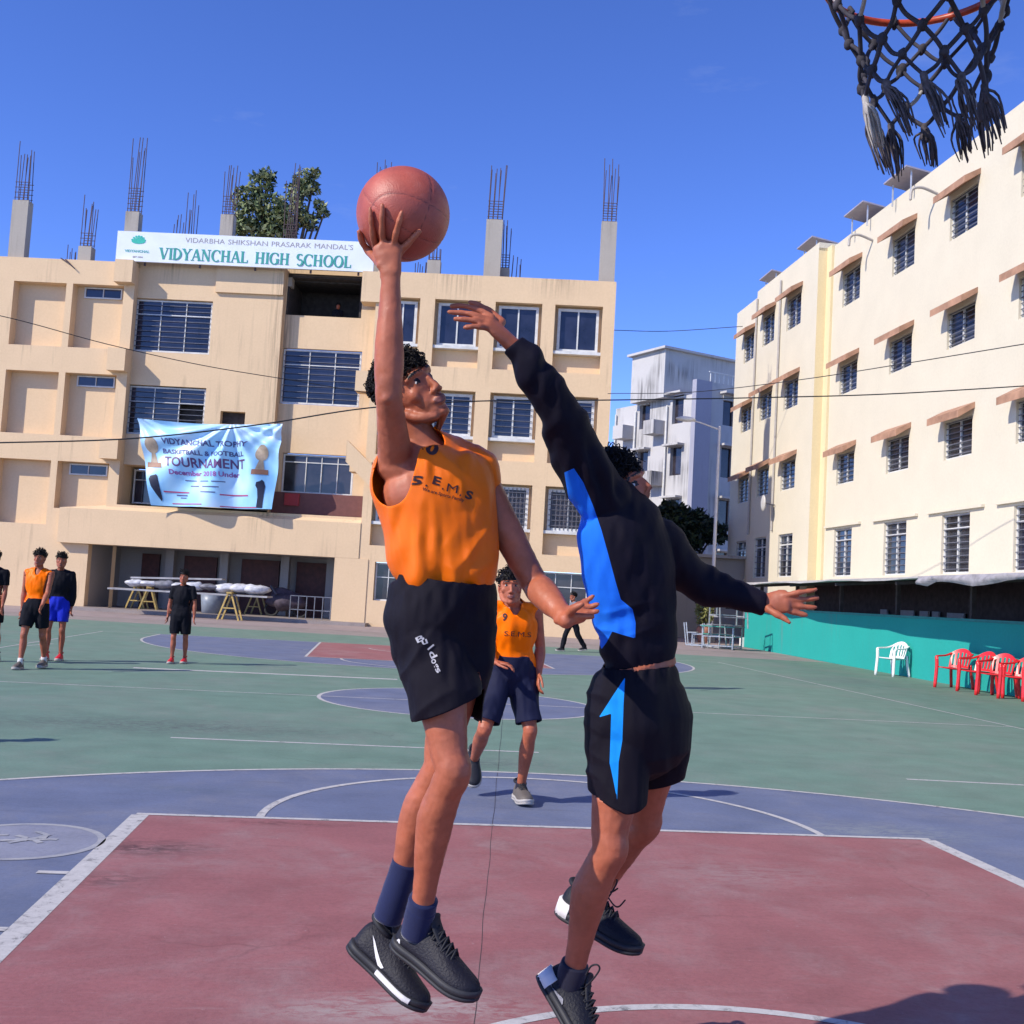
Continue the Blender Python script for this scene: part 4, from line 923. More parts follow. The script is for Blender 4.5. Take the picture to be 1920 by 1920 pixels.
def shoe(name, heel, toe, upv, Lg, parent, base, m_up, m_sole, m_mid=None, side=1, laces=True, k=1.0, lace_mat=None, tongue=True, heel_mat=None):
    """trainer: shaped upper, two-layer sole with toe spring, padded collar, tongue, crossed laces. Returns the upper and its frame"""
    x = nrm(toe - heel); z = nrm(upv - x * (upv @ x)); y = np.cross(z, x)
    def W(a, b, c): return heel + x * a * Lg + y * b * k + z * c * k - base
    T = [0, .03, .08, .18, .3, .42, .55, .68, .8, .9, .96, 1.0]; Wd = [.012, .025, .034, .037, .035, .037, .043, .048, .047, .039, .028, .010]; Tp = [.062, .090, .104, .108, .106, .098, .085, .073, .063, .054, .045, .028]
    sp = lambda t: .013 * max(0, (t - .72) / .28) ** 2 + .004 * max(0, (.12 - t) / .12)
    up = MB(); n = 17; vv = []
    for t, w, h in zip(T, Wd, Tp):
        for j in range(n):
            th = math.pi * j / (n - 1); c_, s_ = math.cos(th), math.sin(th); ww = w * (1 - .28 * s_ ** 3 * (1 if t < .5 else .35))
            vv.append(W(t, ww * math.copysign(abs(c_) ** .75, c_), sp(t) + .018 + (h - .018) * s_ ** .9))
    f = [(i * n + j, (i + 1) * n + j, (i + 1) * n + j + 1, i * n + j + 1) for i in range(len(T) - 1) for j in range(n - 1)] + [(i * n, i * n + n - 1, (i + 1) * n + n - 1, (i + 1) * n) for i in range(len(T) - 1)]
    f += [tuple(range(n)), tuple(reversed(range((len(T) - 1) * n, len(T) * n)))]
    up.add(vv, f); o = up.build(name, m_up, parent, smooth=True)
    ss = o.modifiers.new('round', 'SUBSURF'); ss.levels = ss.render_levels = 1
    def layer(nm, z0, z1, grow, mat, t0=0.0, t1=1.0):
        mb = MB(); ts = t0 + (t1 - t0) * (1 - np.cos(np.linspace(0, math.pi, 22))) / 2; v = []
        for t in ts:
            w = np.interp(t, T, Wd) + grow
            for b_, c_ in ((-w, z1), (-w * 1.02, (z0 + z1) / 2), (-w * .94, z0), (w * .94, z0), (w * 1.02, (z0 + z1) / 2), (w, z1)): v.append(W(t * 1.03 - .015, b_, sp(t) + c_))
        f = [(i * 6 + j, (i + 1) * 6 + j, (i + 1) * 6 + (j + 1) % 6, i * 6 + (j + 1) % 6) for i in range(21) for j in range(6)] + [tuple(range(6)), tuple(reversed(range(126, 132)))]
        return mb.add(v, f).build(nm, mat, o, smooth=True)
    layer('midsole', .009, .028, .003, m_sole); layer('outsole', 0, .010, .0035, m_sole)
    if heel_mat is not None: layer('heel_cup', .006, .052, .0048, heel_mat, .0, .17)
    if m_mid is not None and m_mid is not m_sole: layer('midsole_wedge', .007, .024, .0050, m_mid, .42, .86)
    P = []
    for a in np.linspace(0, 2 * math.pi, 25): P.append(W(.17 + .135 * math.cos(a), .030 * math.sin(a), .104 + .012 * (math.cos(a) - .2) * -.6))
    MB().tube(P, .008 * k, n=8, cap=False).build('collar', lace_mat or m_up, o, smooth=True)
    if tongue: MB().tube(spline([W(.55, 0, .074), W(.42, 0, .095), W(.31, 0, .118), W(.28, 0, .130)], 4), np.linspace(.022, .026, 13) * k, .007 * k, side=y, n=10).build('tongue', lace_mat or m_up, o, smooth=True)
    if laces:
        lm = lace_mat or m_up
        for i in range(5):
            t = .34 + i * .065; h = np.interp(t, T, Tp) + .006; h2 = np.interp(t + .05, T, Tp) + .004; w = .024
            MB().tube(spline([W(t, -w, h - .016), W(t + .02, 0, h + .004), W(t + .05, w, h2 - .016)], 4), .0028 * k, n=6).build('lace', lm, o, smooth=True)
            MB().tube(spline([W(t, w, h - .016), W(t + .025, 0, h + .006), W(t + .05, -w, h2 - .016)], 4), .0028 * k, n=6).build('lace', lm, o, smooth=True)
    return o, W
def inside(poly, P):
    x, y = P[:, 0], P[:, 1]; c = np.zeros(len(P), bool); n = len(poly)
    for i in range(n):
        x1, y1 = poly[i]; x2, y2 = poly[(i + 1) % n]
        c ^= ((y1 > y) != (y2 > y)) & (x < (x2 - x1) * (y - y1) / (y2 - y1 + 1e-9) + x1)
    return c
def sdist(poly, P):
    d = np.full(len(P), 1e9); n = len(poly)
    for i in range(n):
        a, b = np.array(poly[i], float), np.array(poly[(i + 1) % n], float); t = np.clip(((P - a) @ (b - a)) / ((b - a) @ (b - a)), 0, 1)
        d = np.minimum(d, np.linalg.norm(P - a - t[:, None] * (b - a), axis=1))
    return np.where(inside(poly, P), d, -d)
def to_px(V):
    d = V - CAM; D = d @ FW; return np.stack([960 + F_PX * (d @ RT) / D, 960 - F_PX * (d @ UP) / D], 1)
def decal(name, pts, faces, bvh, mat, parent, base, off=.0025, cut=5.0, depth=None):
    """thin print laid on a cloth or shoe surface: outline points are carried on sight lines to the surface under them"""
    bm = bmesh.new(); vs = [bm.verts.new((p[0], p[1], 0)) for p in pts]
    for f in faces:
        try: bm.faces.new([vs[i] for i in f])
        except ValueError: pass
    bmesh.ops.triangulate(bm, faces=bm.faces)
    for _i in range(4):
        E = [e for e in bm.edges if e.calc_length() > cut]
        if not E: break
        bmesh.ops.subdivide_edges(bm, edges=E, cuts=1); bmesh.ops.triangulate(bm, faces=bm.faces)
    bm.verts.ensure_lookup_table(); V = []; ok = []
    for v in bm.verts:
        d = Vector(nrm(ray(v.co.x, v.co.y))); h = bvh.ray_cast(Vector(CAM), d)
        ok.append(h[0] is not None); V.append(np.array(h[0] - d * off) if h[0] is not None else np.zeros(3))
    F_ = [[v.index for v in f.verts] for f in bm.faces]; bm.verts.index_update()
    F_ = [q for q in ([v.index for v in f.verts] for f in bm.faces) if all(ok[i] for i in q)]
    bm.free()
    return MB().add([v - base for v in V], F_).build(name, mat, parent, smooth=True)
def bvh_of(V, Fq): return BVHTree.FromPolygons([tuple(v) for v in V], [tuple(q) for q in Fq])
def text_px(s, p0, p1, height, bold=0.0, shear=0.0):
    """text laid from p0 to p1 (pixels of the view), capitals about `height` tall"""
    v, f = text_mesh(s, 1.0, bold, 1.0, 'LEFT', shear); x0, x1 = v[:, 0].min(), v[:, 0].max(); y0, y1 = v[:, 1].min(), v[:, 1].max()
    p0, p1 = np.array(p0, float), np.array(p1, float); e = (p1 - p0) / (x1 - x0); up = nrm([e[1], -e[0]]) * height / (y1 - y0)
    return [p0 + e * (a - x0) + up * (b - y0) for a, b, _ in v], f
def imgd(dx, dy, away=0.0): return RT * dx - UP * dy + FW * away
def outside_plane(p, n, r=1e9):
    p, n = np.asarray(p), nrm(n); return lambda C: (((C - p) @ n) > 0) & (np.linalg.norm(C - p, axis=1) < r)
def near_seg(a, b, r0, r1=None):
    a, b = np.asarray(a), np.asarray(b); r1 = r0 if r1 is None else r1
    def g(C):
        t = np.clip(((C - a) @ (b - a)) / ((b - a) @ (b - a)), 0, 1); return np.linalg.norm(C - a - t[:, None] * (b - a), axis=1) < r0 + (r1 - r0) * t
    return g
def sil(rows, lat, ratio=.72):
    """torso-like loft from its outline: rows of left px, right px, height px, distance; lat = sideways axis of the body"""
    out = []; lat = nrm(lat); kx = abs(lat @ RT); kz = math.sqrt(max(0, 1 - kx * kx))
    for ul, ur, v, d in rows:
        w = (ur - ul) / 2 / F_PX * d; a = w / math.sqrt(kx ** 2 + (ratio * kz) ** 2)
        out.append([*at((ul + ur) / 2, v, d), a, a * ratio])
    S = spline(np.array(out), 5); return tube(S[:, :3], S[:, 3], S[:, 4], lat, 36)

def poly3(*pts, r):
    return lambda C: np.any([near_seg(a, b, r)(C) for a, b in zip(pts, pts[1:])], axis=0)
def tuck(V, Fq, garments, skip=None, depth=.05, gap=.005):
    """draw the skin in wherever it would come through the clothes"""
    out = V.copy(); sk = skip(V) if skip is not None else np.zeros(len(V), bool)
    for Vg, Fg in garments:
        E, cnt = edges_of(Fg); bvs = np.unique(E[cnt == 1]); b = bvh_of(Vg, Fg)
        kd = __import__('mathutils').kdtree.KDTree(max(1, len(bvs)))
        for i in bvs: kd.insert(Vector(Vg[i]), int(i))
        kd.balance(); lo, hi = Vg.min(0) - depth, Vg.max(0) + depth
        cand = np.where(np.all((out > lo) & (out < hi), axis=1) & ~sk)[0]
        for i in cand:
            p, n, _, d = b.find_nearest(Vector(out[i]), depth)
            if p is None: continue
            if (Vector(out[i]) - p).dot(n) > -gap:
                if len(bvs) and kd.find(p)[2] < .003: continue
                out[i] = np.array(p - n * gap)
    return out
def both(f, g): return lambda C: f(C) & g(C)
# ================================================================== the two players in the air
VOX = .0042
m_skin1 = skin_mat('warm brown skin', (.42, .122, .060)); m_skin2 = skin_mat('brown skin', (.40, .115, .057))
def P(u, v, d): return at(u, v, d)
# ------------------------------------------------------------------ attacker in orange with the ball
b1 = ground(810, 1890); b1 = np.array([*P(800, 1500, 2.93)[:2], 0.0])
p1 = thing('person', 'leaping player in orange vest and black shorts raising the ball one-handed', 'person', b1)
J = dict(pelvis=P(838, 1135, 2.965), chest=P(824, 945, 2.985), neck=P(793, 842, 3.0), headbase=P(770, 792, 3.0),
         Rsh=P(743, 868, 2.95), Rel=P(728, 738, 2.80), Rwr=P(733, 512, 2.80), Lsh=P(893, 892, 3.045), Lel=P(1003, 1095, 3.02), Lwr=P(1060, 1158, 2.86),
         Rhip=P(808, 1172, 2.93), Rkn=P(846, 1446, 2.84), Ran=P(786, 1722, 2.945), Lhip=P(870, 1178, 3.005), Lkn=P(822, 1436, 3.02), Lan=P(737, 1692, 3.07))
HO, HF, HU = P(769, 740, 2.985), imgd(.64, -.40, -.66), imgd(-.24, -.92, -.28)
ballc, ballr = P(756, 402, 2.885), .1205
parts = torso_parts(J, .97) + arm_parts(J['Rsh'], J['Rel'], J['Rwr'], .90) + arm_parts(J['Lsh'], J['Lel'], J['Lwr'], 1.0)
parts.append(limb([[*J['Rsh'], .056, .056], [*lerp(J['Rsh'], J['chest'], .45), .068, .06], [*lerp(J['Rsh'], J['chest'], .9), .08, .07]], FW))
lf = imgd(.8, .15, -.5)
parts += leg_parts(J['Rhip'], J['Rkn'], J['Ran'], lf, .89) + leg_parts(J['Lhip'], J['Lkn'], J['Lan'], lf, .87)
hp, hloc1 = head_parts(HO, HF, HU, .89); parts += hp
# right hand: back to the viewer, fingers spread over the ball
def on_ball(u, v, lift=.0075):
    r = nrm(ray(u, v)); oc = CAM - ballc; bq = oc @ r; disc = bq * bq - (oc @ oc - (ballr + lift) ** 2)
    if disc < 0:
        t = -bq; p = CAM + r * t; return ballc + nrm(p - ballc) * (ballr + lift)
    return CAM + r * (-bq - math.sqrt(disc))
kn = on_ball(724, 462, .016)
parts.append(palm(J['Rwr'], kn, RT, .036, .014)); parts.append(limb([[*lerp(J['Rwr'], kn, .25), .03, .016], [*lerp(J['Rwr'], kn, .7), .034, .016]], RT))
for pts in ([(706, 470), (700, 445), (696, 418), (694, 392)], [(720, 464), (717, 438), (716, 410), (717, 385)], [(735, 466), (741, 443), (747, 420), (753, 398)], [(746, 476), (760, 462), (773, 448), (787, 433)]):
    parts.append(finger([on_ball(*q, .011 if i < 1 else .0085) for i, q in enumerate(pts)], .0094, .0068))
parts.append(finger([lerp(J['Rwr'], kn, .3) + RT * -.02, on_ball(694, 474, .012), on_ball(680, 455, .010), on_ball(673, 434, .008)], .0125, .0078))
# left hand: open, fingers towards the defender
wr = J['Lwr']; kn = P(1090, 1148, 2.86); parts.append(palm(wr, kn, imgd(-.1, .75, -.6), .032, .014))
for pts in ([(1085, 1135, 2.885), (1100, 1127, 2.89), (1112, 1118, 2.89)], [(1088, 1143, 2.875), (1106, 1138, 2.875), (1121, 1133, 2.87)], [(1088, 1150, 2.855), (1106, 1148, 2.85), (1120, 1146, 2.845)], [(1085, 1156, 2.84), (1099, 1156, 2.83), (1111, 1156, 2.825)]):
    parts.append(finger([P(*q) for q in pts], .0095, .007))
parts.append(finger([P(1066, 1150, 2.84), P(1078, 1140, 2.81), P(1092, 1133, 2.80)], .011, .008)); parts.append(ellipsoid(P(1061, 1163, 2.85), (.021, .021, .021)))
Vb, Fb = remesh(parts, VOX, 7); Vb = flesh(Vb, Fb)
hair('hair', hloc1, HO, HF, HU, p1, b1, .89, 1700, .020, .036, 3)
# ---- vest
lat1 = nrm(J['Lsh'] - J['Rsh'])
m_orange = cloth_mat('orange satin polyester', (1.0, .165, .0), .33, .0, 1400, spec=.55, bstr=.45, folds=1.1)
rows = [(764, 910, 1122, 2.965), (752, 925, 1098, 2.965), (739, 936, 1074, 2.965), (727, 937, 1040, 2.97), (720, 934, 985, 2.975), (706, 931, 935, 2.98), (699, 920, 893, 2.985), (708, 902, 862, 2.99), (735, 872, 838, 2.995), (765, 832, 822, 3.0)]
solid = [sil(rows, lat1, .74)]
for s, e in (('R', P(768, 808, 2.955)), ('L', P(868, 850, 3.03))):
    solid.append(limb([[*P(795, 850, 2.99), .05, .05], [*lerp(J['neck'], e, .6), .052, .05], [*e, .04, .045]], nrm(J['chest'] - J['neck'])))
solid.append(limb([[*P(850, 856, 3.02), .05, .06], [*P(894, 882, 3.045), .058, .066], [*P(908, 922, 3.045), .045, .06]], nrm(J['chest'] - J['neck'])))
def folds1(V, N):
    q = to_px(V); u, v = q[:, 0], q[:, 1]; a = np.stack([u / 46, v / 210, V[:, 1] * 6], 1); a[:, 0] += .5 * vnoise(np.stack([u / 120, v / 120, V[:, 1] * 3], 1), 5)
    n1 = vnoise(a, 1); d = .011 * n1
    dg = np.stack([(u * .8 + v * .55) / 34, (v * .8 - u * .55) / 150, V[:, 1] * 4], 1); d += .0055 * (1 - 2 * np.abs(vnoise(dg, 9))) * np.clip((v - 960) / 90, 0, 1)
    low = np.clip((v - 1030) / 50, 0, 1); d += low * .004 * np.sin(u / 9.5 + 2.2 * vnoise(np.stack([u / 60, v / 40, 0 * u], 1), 2))
    d += .005 * vnoise(np.stack([u / 16, v / 46, V[:, 1] * 10], 1), 7)
    dg2 = np.stack([(u * .6 - v * .8) / 42, (v * .6 + u * .8) / 170, V[:, 1] * 3], 1); d += .006 * (1 - 2 * np.abs(vnoise(dg2, 13))) * np.clip((960 - v) / 80, 0, 1)
    return d
cuts = [near_seg(P(726, 905, 2.86), P(733, 790, 2.84), .062, .09), near_seg(P(700, 880, 2.84), P(715, 800, 2.80), .075), near_seg(P(745, 852, 2.90), P(740, 760, 2.83), .06, .07),
        near_seg(lerp(J['Lsh'], J['Lel'], .22), J['Lel'], .058, .075), near_seg(J['neck'], J['headbase'], .058, .062), near_seg(P(800, 838, 2.94), P(775, 790, 2.92), .052, .06),
        outside_plane(P(838, 1114, 2.97), imgd(-.13, 1), .35)]
Vj, Fj = shell(solid, .0042, cuts, 6, folds1); vest1 = mesh_obj('vest', Vj, Fj, m_orange, p1, b1, solid=.0022)
bv = bvh_of(Vj, Fj); m_print = M('dark maroon print', (.035, .008, .008), .55, .1)
for s, x0, x1, yy0, yy1, h in (('S', 767, 793, 909, 909, 17), ('.', 797, 801, 912, 913, 4), ('E', 810, 824, 907, 911, 16), ('.', 828, 831, 918, 919, 4), ('M', 837, 857, 921, 925, 15), ('.', 861, 864, 930, 931, 4), ('S', 871, 884, 934, 938, 16)):
    pt, f = text_px(s, (x0, yy0), (x1, yy1), h, .0 if s == 'M' else .035, .12 if s == 'S' and x0 < 800 else 0); decal('lettering', pt, f, bv, m_print, vest1, b1, off=.0014)
pt, f = text_px('We are Sports Family', (791, 921), (869, 943), 8, .015); decal('motto', pt, f, bv, m_print, vest1, b1, off=.0014)
pt, f = text_px('30', (776, 838), (816, 857), 24, .05); decal('number', pt, f, bv, m_print, vest1, b1, off=.0014)
# ---- shorts
m_black = cloth_mat('black shorts polyester', (.0075, .0055, .011), .6, .0, 1100, spec=.14, bstr=.45, folds=1.0)
lat1p = nrm(J['Lhip'] - J['Rhip'])
rows = [(750, 924, 1078, 2.965), (742, 927, 1100, 2.965), (731, 926, 1130, 2.965), (727, 924, 1165, 2.965), (731, 919, 1200, 2.965), (745, 912, 1235, 2.965)]
solid = [sil(rows, lat1p, .80),
         limb([[*P(800, 1175, 2.93), .10, .10], [*P(818, 1255, 2.90), .094, .095], [*P(838, 1330, 2.88), .089, .093], [*P(846, 1385, 2.87), .084, .09]], lat1p, 26),
         limb([[*P(860, 1180, 2.99), .092, .1], [*P(864, 1260, 2.995), .074, .086], [*P(855, 1330, 3.0), .062, .08], [*P(846, 1395, 3.01), .056, .076]], lat1p, 26)]
def folds2(V, N):
    q = to_px(V); u, v = q[:, 0], q[:, 1]; a = np.stack([u / 40, v / 130, V[:, 1] * 6], 1)
    d = .009 * vnoise(a, 3) + .0075 * (1 - 2 * np.abs(vnoise(np.stack([(u + v) / 60, (v - u) / 180, V[:, 1] * 4], 1), 4))) + .0045 * vnoise(np.stack([u / 14, v / 40, V[:, 1] * 12], 1), 6)
    return d + np.clip((1105 - v) / 25, 0, 1) * .004 * np.sin(u / 3.4)
cuts = [both(outside_plane(P(838, 1325, 2.88), imgd(.36, .93)), near_seg(P(838, 1310, 2.88), P(850, 1420, 2.86), .118)), outside_plane(P(868, 1350, 3.0), imgd(-.05, 1)), outside_plane(P(838, 1084, 2.965), imgd(.13, -1), .3)]
Vs, Fs = shell(solid, .0045, cuts, 6, folds2); sh1 = mesh_obj('shorts', Vs, Fs, m_black, p1, b1, solid=.0025)
bv = bvh_of(Vs, Fs); m_wprint = M('white print', (.42, .40, .42), .6, .1)
for s, a, b_, h in (('B', (783, 1206), (797, 1199), 11), ('u', (793, 1210), (803, 1206), 9), ('l', (801, 1217), (803, 1219.4), 15), ('d', (803, 1224), (809, 1236), 13), ('o', (807, 1238), (811, 1246), 9), ('g', (811, 1247), (815, 1255), 9), ('s', (815, 1255), (820, 1263), 8)):
    pt, f = text_px(s, a, b_, h, .02); decal('lettering', pt, f, bv, m_wprint, sh1, b1, off=.003)
Vb = tuck(Vb, Fb, [(Vj, Fj)], lambda C: poly3(lerp(J['Lsh'], J['Lel'], .3), J['Lel'], J['Lwr'], P(1120, 1140, 2.86), r=.08)(C) | near_seg(J['Rsh'], J['Rel'], .07)(C)); Vb = tuck(Vb, Fb, [(Vs, Fs)], lambda C: poly3(lerp(J['Lsh'], J['Lel'], .3), J['Lel'], J['Lwr'], P(1120, 1140, 2.86), r=.08)(C))
body1 = mesh_obj('body', Vb, Fb, [m_skin1, m_lip, m_eyew, m_brow], p1, b1, midx=head_marks(hloc1, Fb, Vb))
# ---- socks and shoes
m_sock = cloth_mat('navy sock knit', (.008, .013, .055), .8, .3, 700, bstr=.25)
for kn_, an_, v0 in ((J['Rkn'], J['Ran'], .865), (J['Lkn'], J['Lan'], .70)):
    d = nrm(an_ - kn_); st = [[*lerp(kn_, an_, v0), .0395, .0395], [*lerp(kn_, an_, v0 + .06), .0395, .0395], [*lerp(kn_, an_, .95), .0405, .0405], [*(an_ + d * .02), .041, .041], [*(an_ + d * .05), .040, .040]]
    S = spline(np.array(st), 4); v, f = tube(S[:, :3], S[:, 3] + .0006 * np.sin(np.arange(len(S)) * 2.1), S[:, 4], lf, 20, cap=False); MB().add(v - b1, f).build('sock', m_sock, p1, smooth=True)
m_shoe = cloth_mat('charcoal violet shoe mesh', (.010, .009, .015), .6, .0, 140, bstr=.6); m_rub = M('dark grey rubber', (.022, .022, .026), .6, .2); m_white = M('white rubber', (.66, .64, .62), .5, .08); m_ltblk = M('black lace', (.012, .012, .016), .7, .2)
def swoosh(pts): # curved tick from its outline
    return pts, [tuple(range(len(pts)))]
so, W = shoe('shoe', P(737, 1772, 2.99), P(884, 1884, 2.86), J['Rkn'] - J['Ran'] + imgd(.25, 0), .275, p1, b1, m_shoe, m_rub, m_rub, k=1.04, lace_mat=m_ltblk)
so2, W2 = shoe('shoe', P(653, 1778, 3.10), P(776, 1893, 3.0), J['Lkn'] - J['Lan'] + imgd(.45, 0), .275, p1, b1, m_shoe, m_rub, m_white, k=1.04, lace_mat=m_ltblk)
def obj_bvh(o):
    me = bpy.data.meshes.new_from_object(o.evaluated_get(bpy.context.evaluated_depsgraph_get())); off = np.array(o.parent.location)
    b = BVHTree.FromPolygons([tuple(np.array(v.co) + off) for v in me.vertices], [tuple(q.vertices) for q in me.polygons]); bpy.data.meshes.remove(me); return b
bpy.context.view_layer.update()
bv = obj_bvh(so); pt, f = swoosh([(733, 1748), (737, 1750), (739, 1764), (742, 1773), (745, 1770), (747, 1760), (750, 1762), (749, 1778), (746, 1786), (740, 1785), (735, 1772)]); decal('tick_mark', pt, f, bv, m_white, so, b1, off=.003, cut=4)
bv = obj_bvh(so2); pt, f = swoosh([(699, 1753), (703, 1764), (708, 1785), (713, 1802), (719, 1815), (714, 1816), (708, 1810), (704, 1795), (701, 1775)]); decal('tick_mark', pt, f, bv, m_white, so2, b1, off=.003, cut=4)
# ------------------------------------------------------------------ ball
m, nt, bb = new_mat('worn ball rubber'); v = coords(nt); a = nt.nodes.new('ShaderNodeAttribute'); a.attribute_name = 'seam'
n = noise(nt, v, 11, 6, .65); c = ramp(nt, n, [(.3, (.30, .062, .040)), (.55, (.42, .085, .052)), (.75, (.47, .14, .10))])
nt.links.new(mixc(nt, ramp(nt, a.outputs['Fac'], [(.35, (0, 0, 0)), (.75, (.62,) * 3)]), c, (.10, .022, .018)), bb.inputs['Base Color']); bb.inputs['Roughness'].default_value = .5
vo = nt.nodes.new('ShaderNodeTexVoronoi'); vo.inputs['Scale'].default_value = 260; nt.links.new(v, vo.inputs['Vector']); bump(nt, bb, vo.outputs['Distance'], .25, .002)
bv_, bf_ = ellipsoid((0, 0, 0), (1, 1, 1), None, 160, 100); R_ = np.array(Matrix.Rotation(rad(34), 3, 'X') @ Matrix.Rotation(rad(28), 3, 'Y') @ Matrix.Rotation(rad(20), 3, 'Z')); q = bv_ @ R_
dist = np.minimum(np.abs(q[:, 0]), np.abs(q[:, 2]))
for s in (-1, 1): dist = np.minimum(dist, np.abs(np.sqrt((q[:, 1] - s * 1.02) ** 2 + (q[:, 2] * .86) ** 2) - .62))
seam = np.clip(1 - dist / .028, 0, 1); me = bpy.data.meshes.new('basketball'); me.from_pydata((bv_ * (ballr - .0016 * seam)[:, None]).tolist(), [], bf_); me.materials.append(m)
at_ = me.attributes.new('seam', 'FLOAT', 'POINT'); at_.data.foreach_set('value', seam.astype(np.float32)); me.polygons.foreach_set('use_smooth', [True] * len(me.polygons))
tag(link('basketball', me, None, ballc), 'worn red rubber basketball held up above the leaping player', 'ball')
# ------------------------------------------------------------------ defender in black and blue
b2 = np.array([*P(1180, 1500, 3.15)[:2], 0.0])
p2 = thing('person', 'leaping defender in black long-sleeved shirt with bright blue side panel', 'person', b2)
K = dict(pelvis=P(1202, 1282, 3.15), chest=P(1165, 1040, 3.14), neck=P(1152, 985, 3.16), headbase=P(1160, 962, 3.19),
         Rsh=P(1108, 905, 3.08), Rel=P(1036, 752, 2.93), Rwr=P(966, 652, 2.88), Lsh=P(1216, 985, 3.22), Lel=P(1308, 1088, 3.30), Lwr=P(1428, 1132, 3.27),
         Rhip=P(1168, 1318, 3.10), Rkn=P(1140, 1592, 3.06), Ran=P(1074, 1822, 3.12), Lhip=P(1238, 1322, 3.22), Lkn=P(1205, 1545, 3.30), Lan=P(1094, 1712, 3.42))
GO, GF, GU = P(1158, 930, 3.21), imgd(.78, -.36, -.5), imgd(-.52, -.84, .1)
parts = torso_parts(K, .90) + arm_parts(K['Rsh'], K['Rel'], K['Rwr'], .95) + arm_parts(K['Lsh'], K['Lel'], K['Lwr'], .95)
lf2 = imgd(.85, -.1, -.45)
parts += leg_parts(K['Rhip'], K['Rkn'], K['Ran'], lf2, .95) + leg_parts(K['Lhip'], K['Lkn'], K['Lan'], lf2, .94)
hp, hloc2 = head_parts(GO, GF, GU, .98); parts += hp
wr = K['Rwr']; kn = P(918, 606, 2.86); parts.append(palm(wr, kn, imgd(.25, .8, -.5), .034, .0145))
for pts in ([(922, 596, 2.875), (900, 583, 2.88), (872, 574, 2.885), (846, 574, 2.88)], [(916, 602, 2.865), (893, 592, 2.86), (868, 587, 2.86), (842, 585, 2.855)], [(915, 609, 2.855), (896, 603, 2.845), (874, 599, 2.84), (853, 598, 2.84)], [(917, 615, 2.845), (902, 613, 2.83), (887, 612, 2.825), (872, 614, 2.825)]):
    parts.append(finger([P(*q) for q in pts], .0095, .0068))
parts.append(finger([P(940, 604, 2.89), P(920, 586, 2.905), P(900, 574, 2.91), P(882, 567, 2.91)], .0115, .0078))
wr = K['Lwr']; kn = P(1474, 1127, 3.25); parts.append(palm(wr, kn, imgd(-.05, .95, -.2), .036, .0145))
for pts in ([(1470, 1117, 3.25), (1492, 1112, 3.24), (1512, 1109, 3.24), (1530, 1105, 3.24)], [(1473, 1125, 3.25), (1497, 1124, 3.25), (1516, 1123, 3.25), (1533, 1121, 3.25)], [(1472, 1133, 3.25), (1496, 1136, 3.25), (1513, 1138, 3.25), (1529, 1139, 3.25)], [(1468, 1140, 3.25), (1484, 1147, 3.25), (1499, 1151, 3.25), (1512, 1153, 3.25)]):
    parts.append(finger([P(*q) for q in pts], .0095, .0068))
parts.append(finger([P(1440, 1142, 3.24), P(1455, 1151, 3.22), P(1468, 1158, 3.21), P(1480, 1167, 3.20)], .0115, .0075))
Vb, Fb = remesh(parts, VOX, 7); Vb = flesh(Vb, Fb)
hair('hair', hloc2, GO, GF, GU, p2, b2, .96, 1500, .019, .030, 8)
# ---- long-sleeved shirt with the blue flank
lat2 = nrm(K['Lsh'] - K['Rsh'])
rows = [(1132, 1268, 1246, 3.15), (1126, 1272, 1215, 3.15), (1119, 1270, 1180, 3.15), (1108, 1270, 1130, 3.15), (1097, 1267, 1080, 3.145), (1086, 1257, 1030, 3.14), (1076, 1238, 985, 3.14), (1070, 1205, 950, 3.14), (1080, 1150, 925, 3.13)]
solid = [sil(rows, lat2, .72),
         limb([[*P(1150, 960, 3.13), .075, .085], [*P(1108, 905, 3.08), .077, .082], [*P(1072, 830, 3.01), .067, .072], [*P(1040, 760, 2.94), .058, .061], [*P(1002, 702, 2.90), .048, .050], [*P(968, 656, 2.88), .036, .037], [*P(950, 632, 2.87), .033, .033]], RT, 26),
         limb([[*P(1190, 1000, 3.18), .065, .075], [*P(1230, 1016, 3.23), .072, .078], [*P(1270, 1060, 3.27), .066, .07], [*P(1310, 1092, 3.30), .057, .058], [*P(1370, 1112, 3.285), .047, .048], [*P(1424, 1130, 3.27), .038, .037], [*P(1446, 1134, 3.27), .034, .034]], UP, 26)]
m_shirt = cloth_mat('black shirt with blue flank', (.0060, .0045, .012), .62, .0, 1300, (.012, .16, .80), 'panel', .12, .45, 1.0)
flank = [(1058, 886), (1076, 878), (1094, 905), (1112, 948), (1128, 995), (1142, 1045), (1154, 1090), (1164, 1124), (1186, 1142), (1192, 1168), (1191, 1197), (1166, 1190), (1148, 1184), (1137, 1205), (1128, 1217), (1112, 1180), (1095, 1110), (1084, 1040), (1070, 960)]
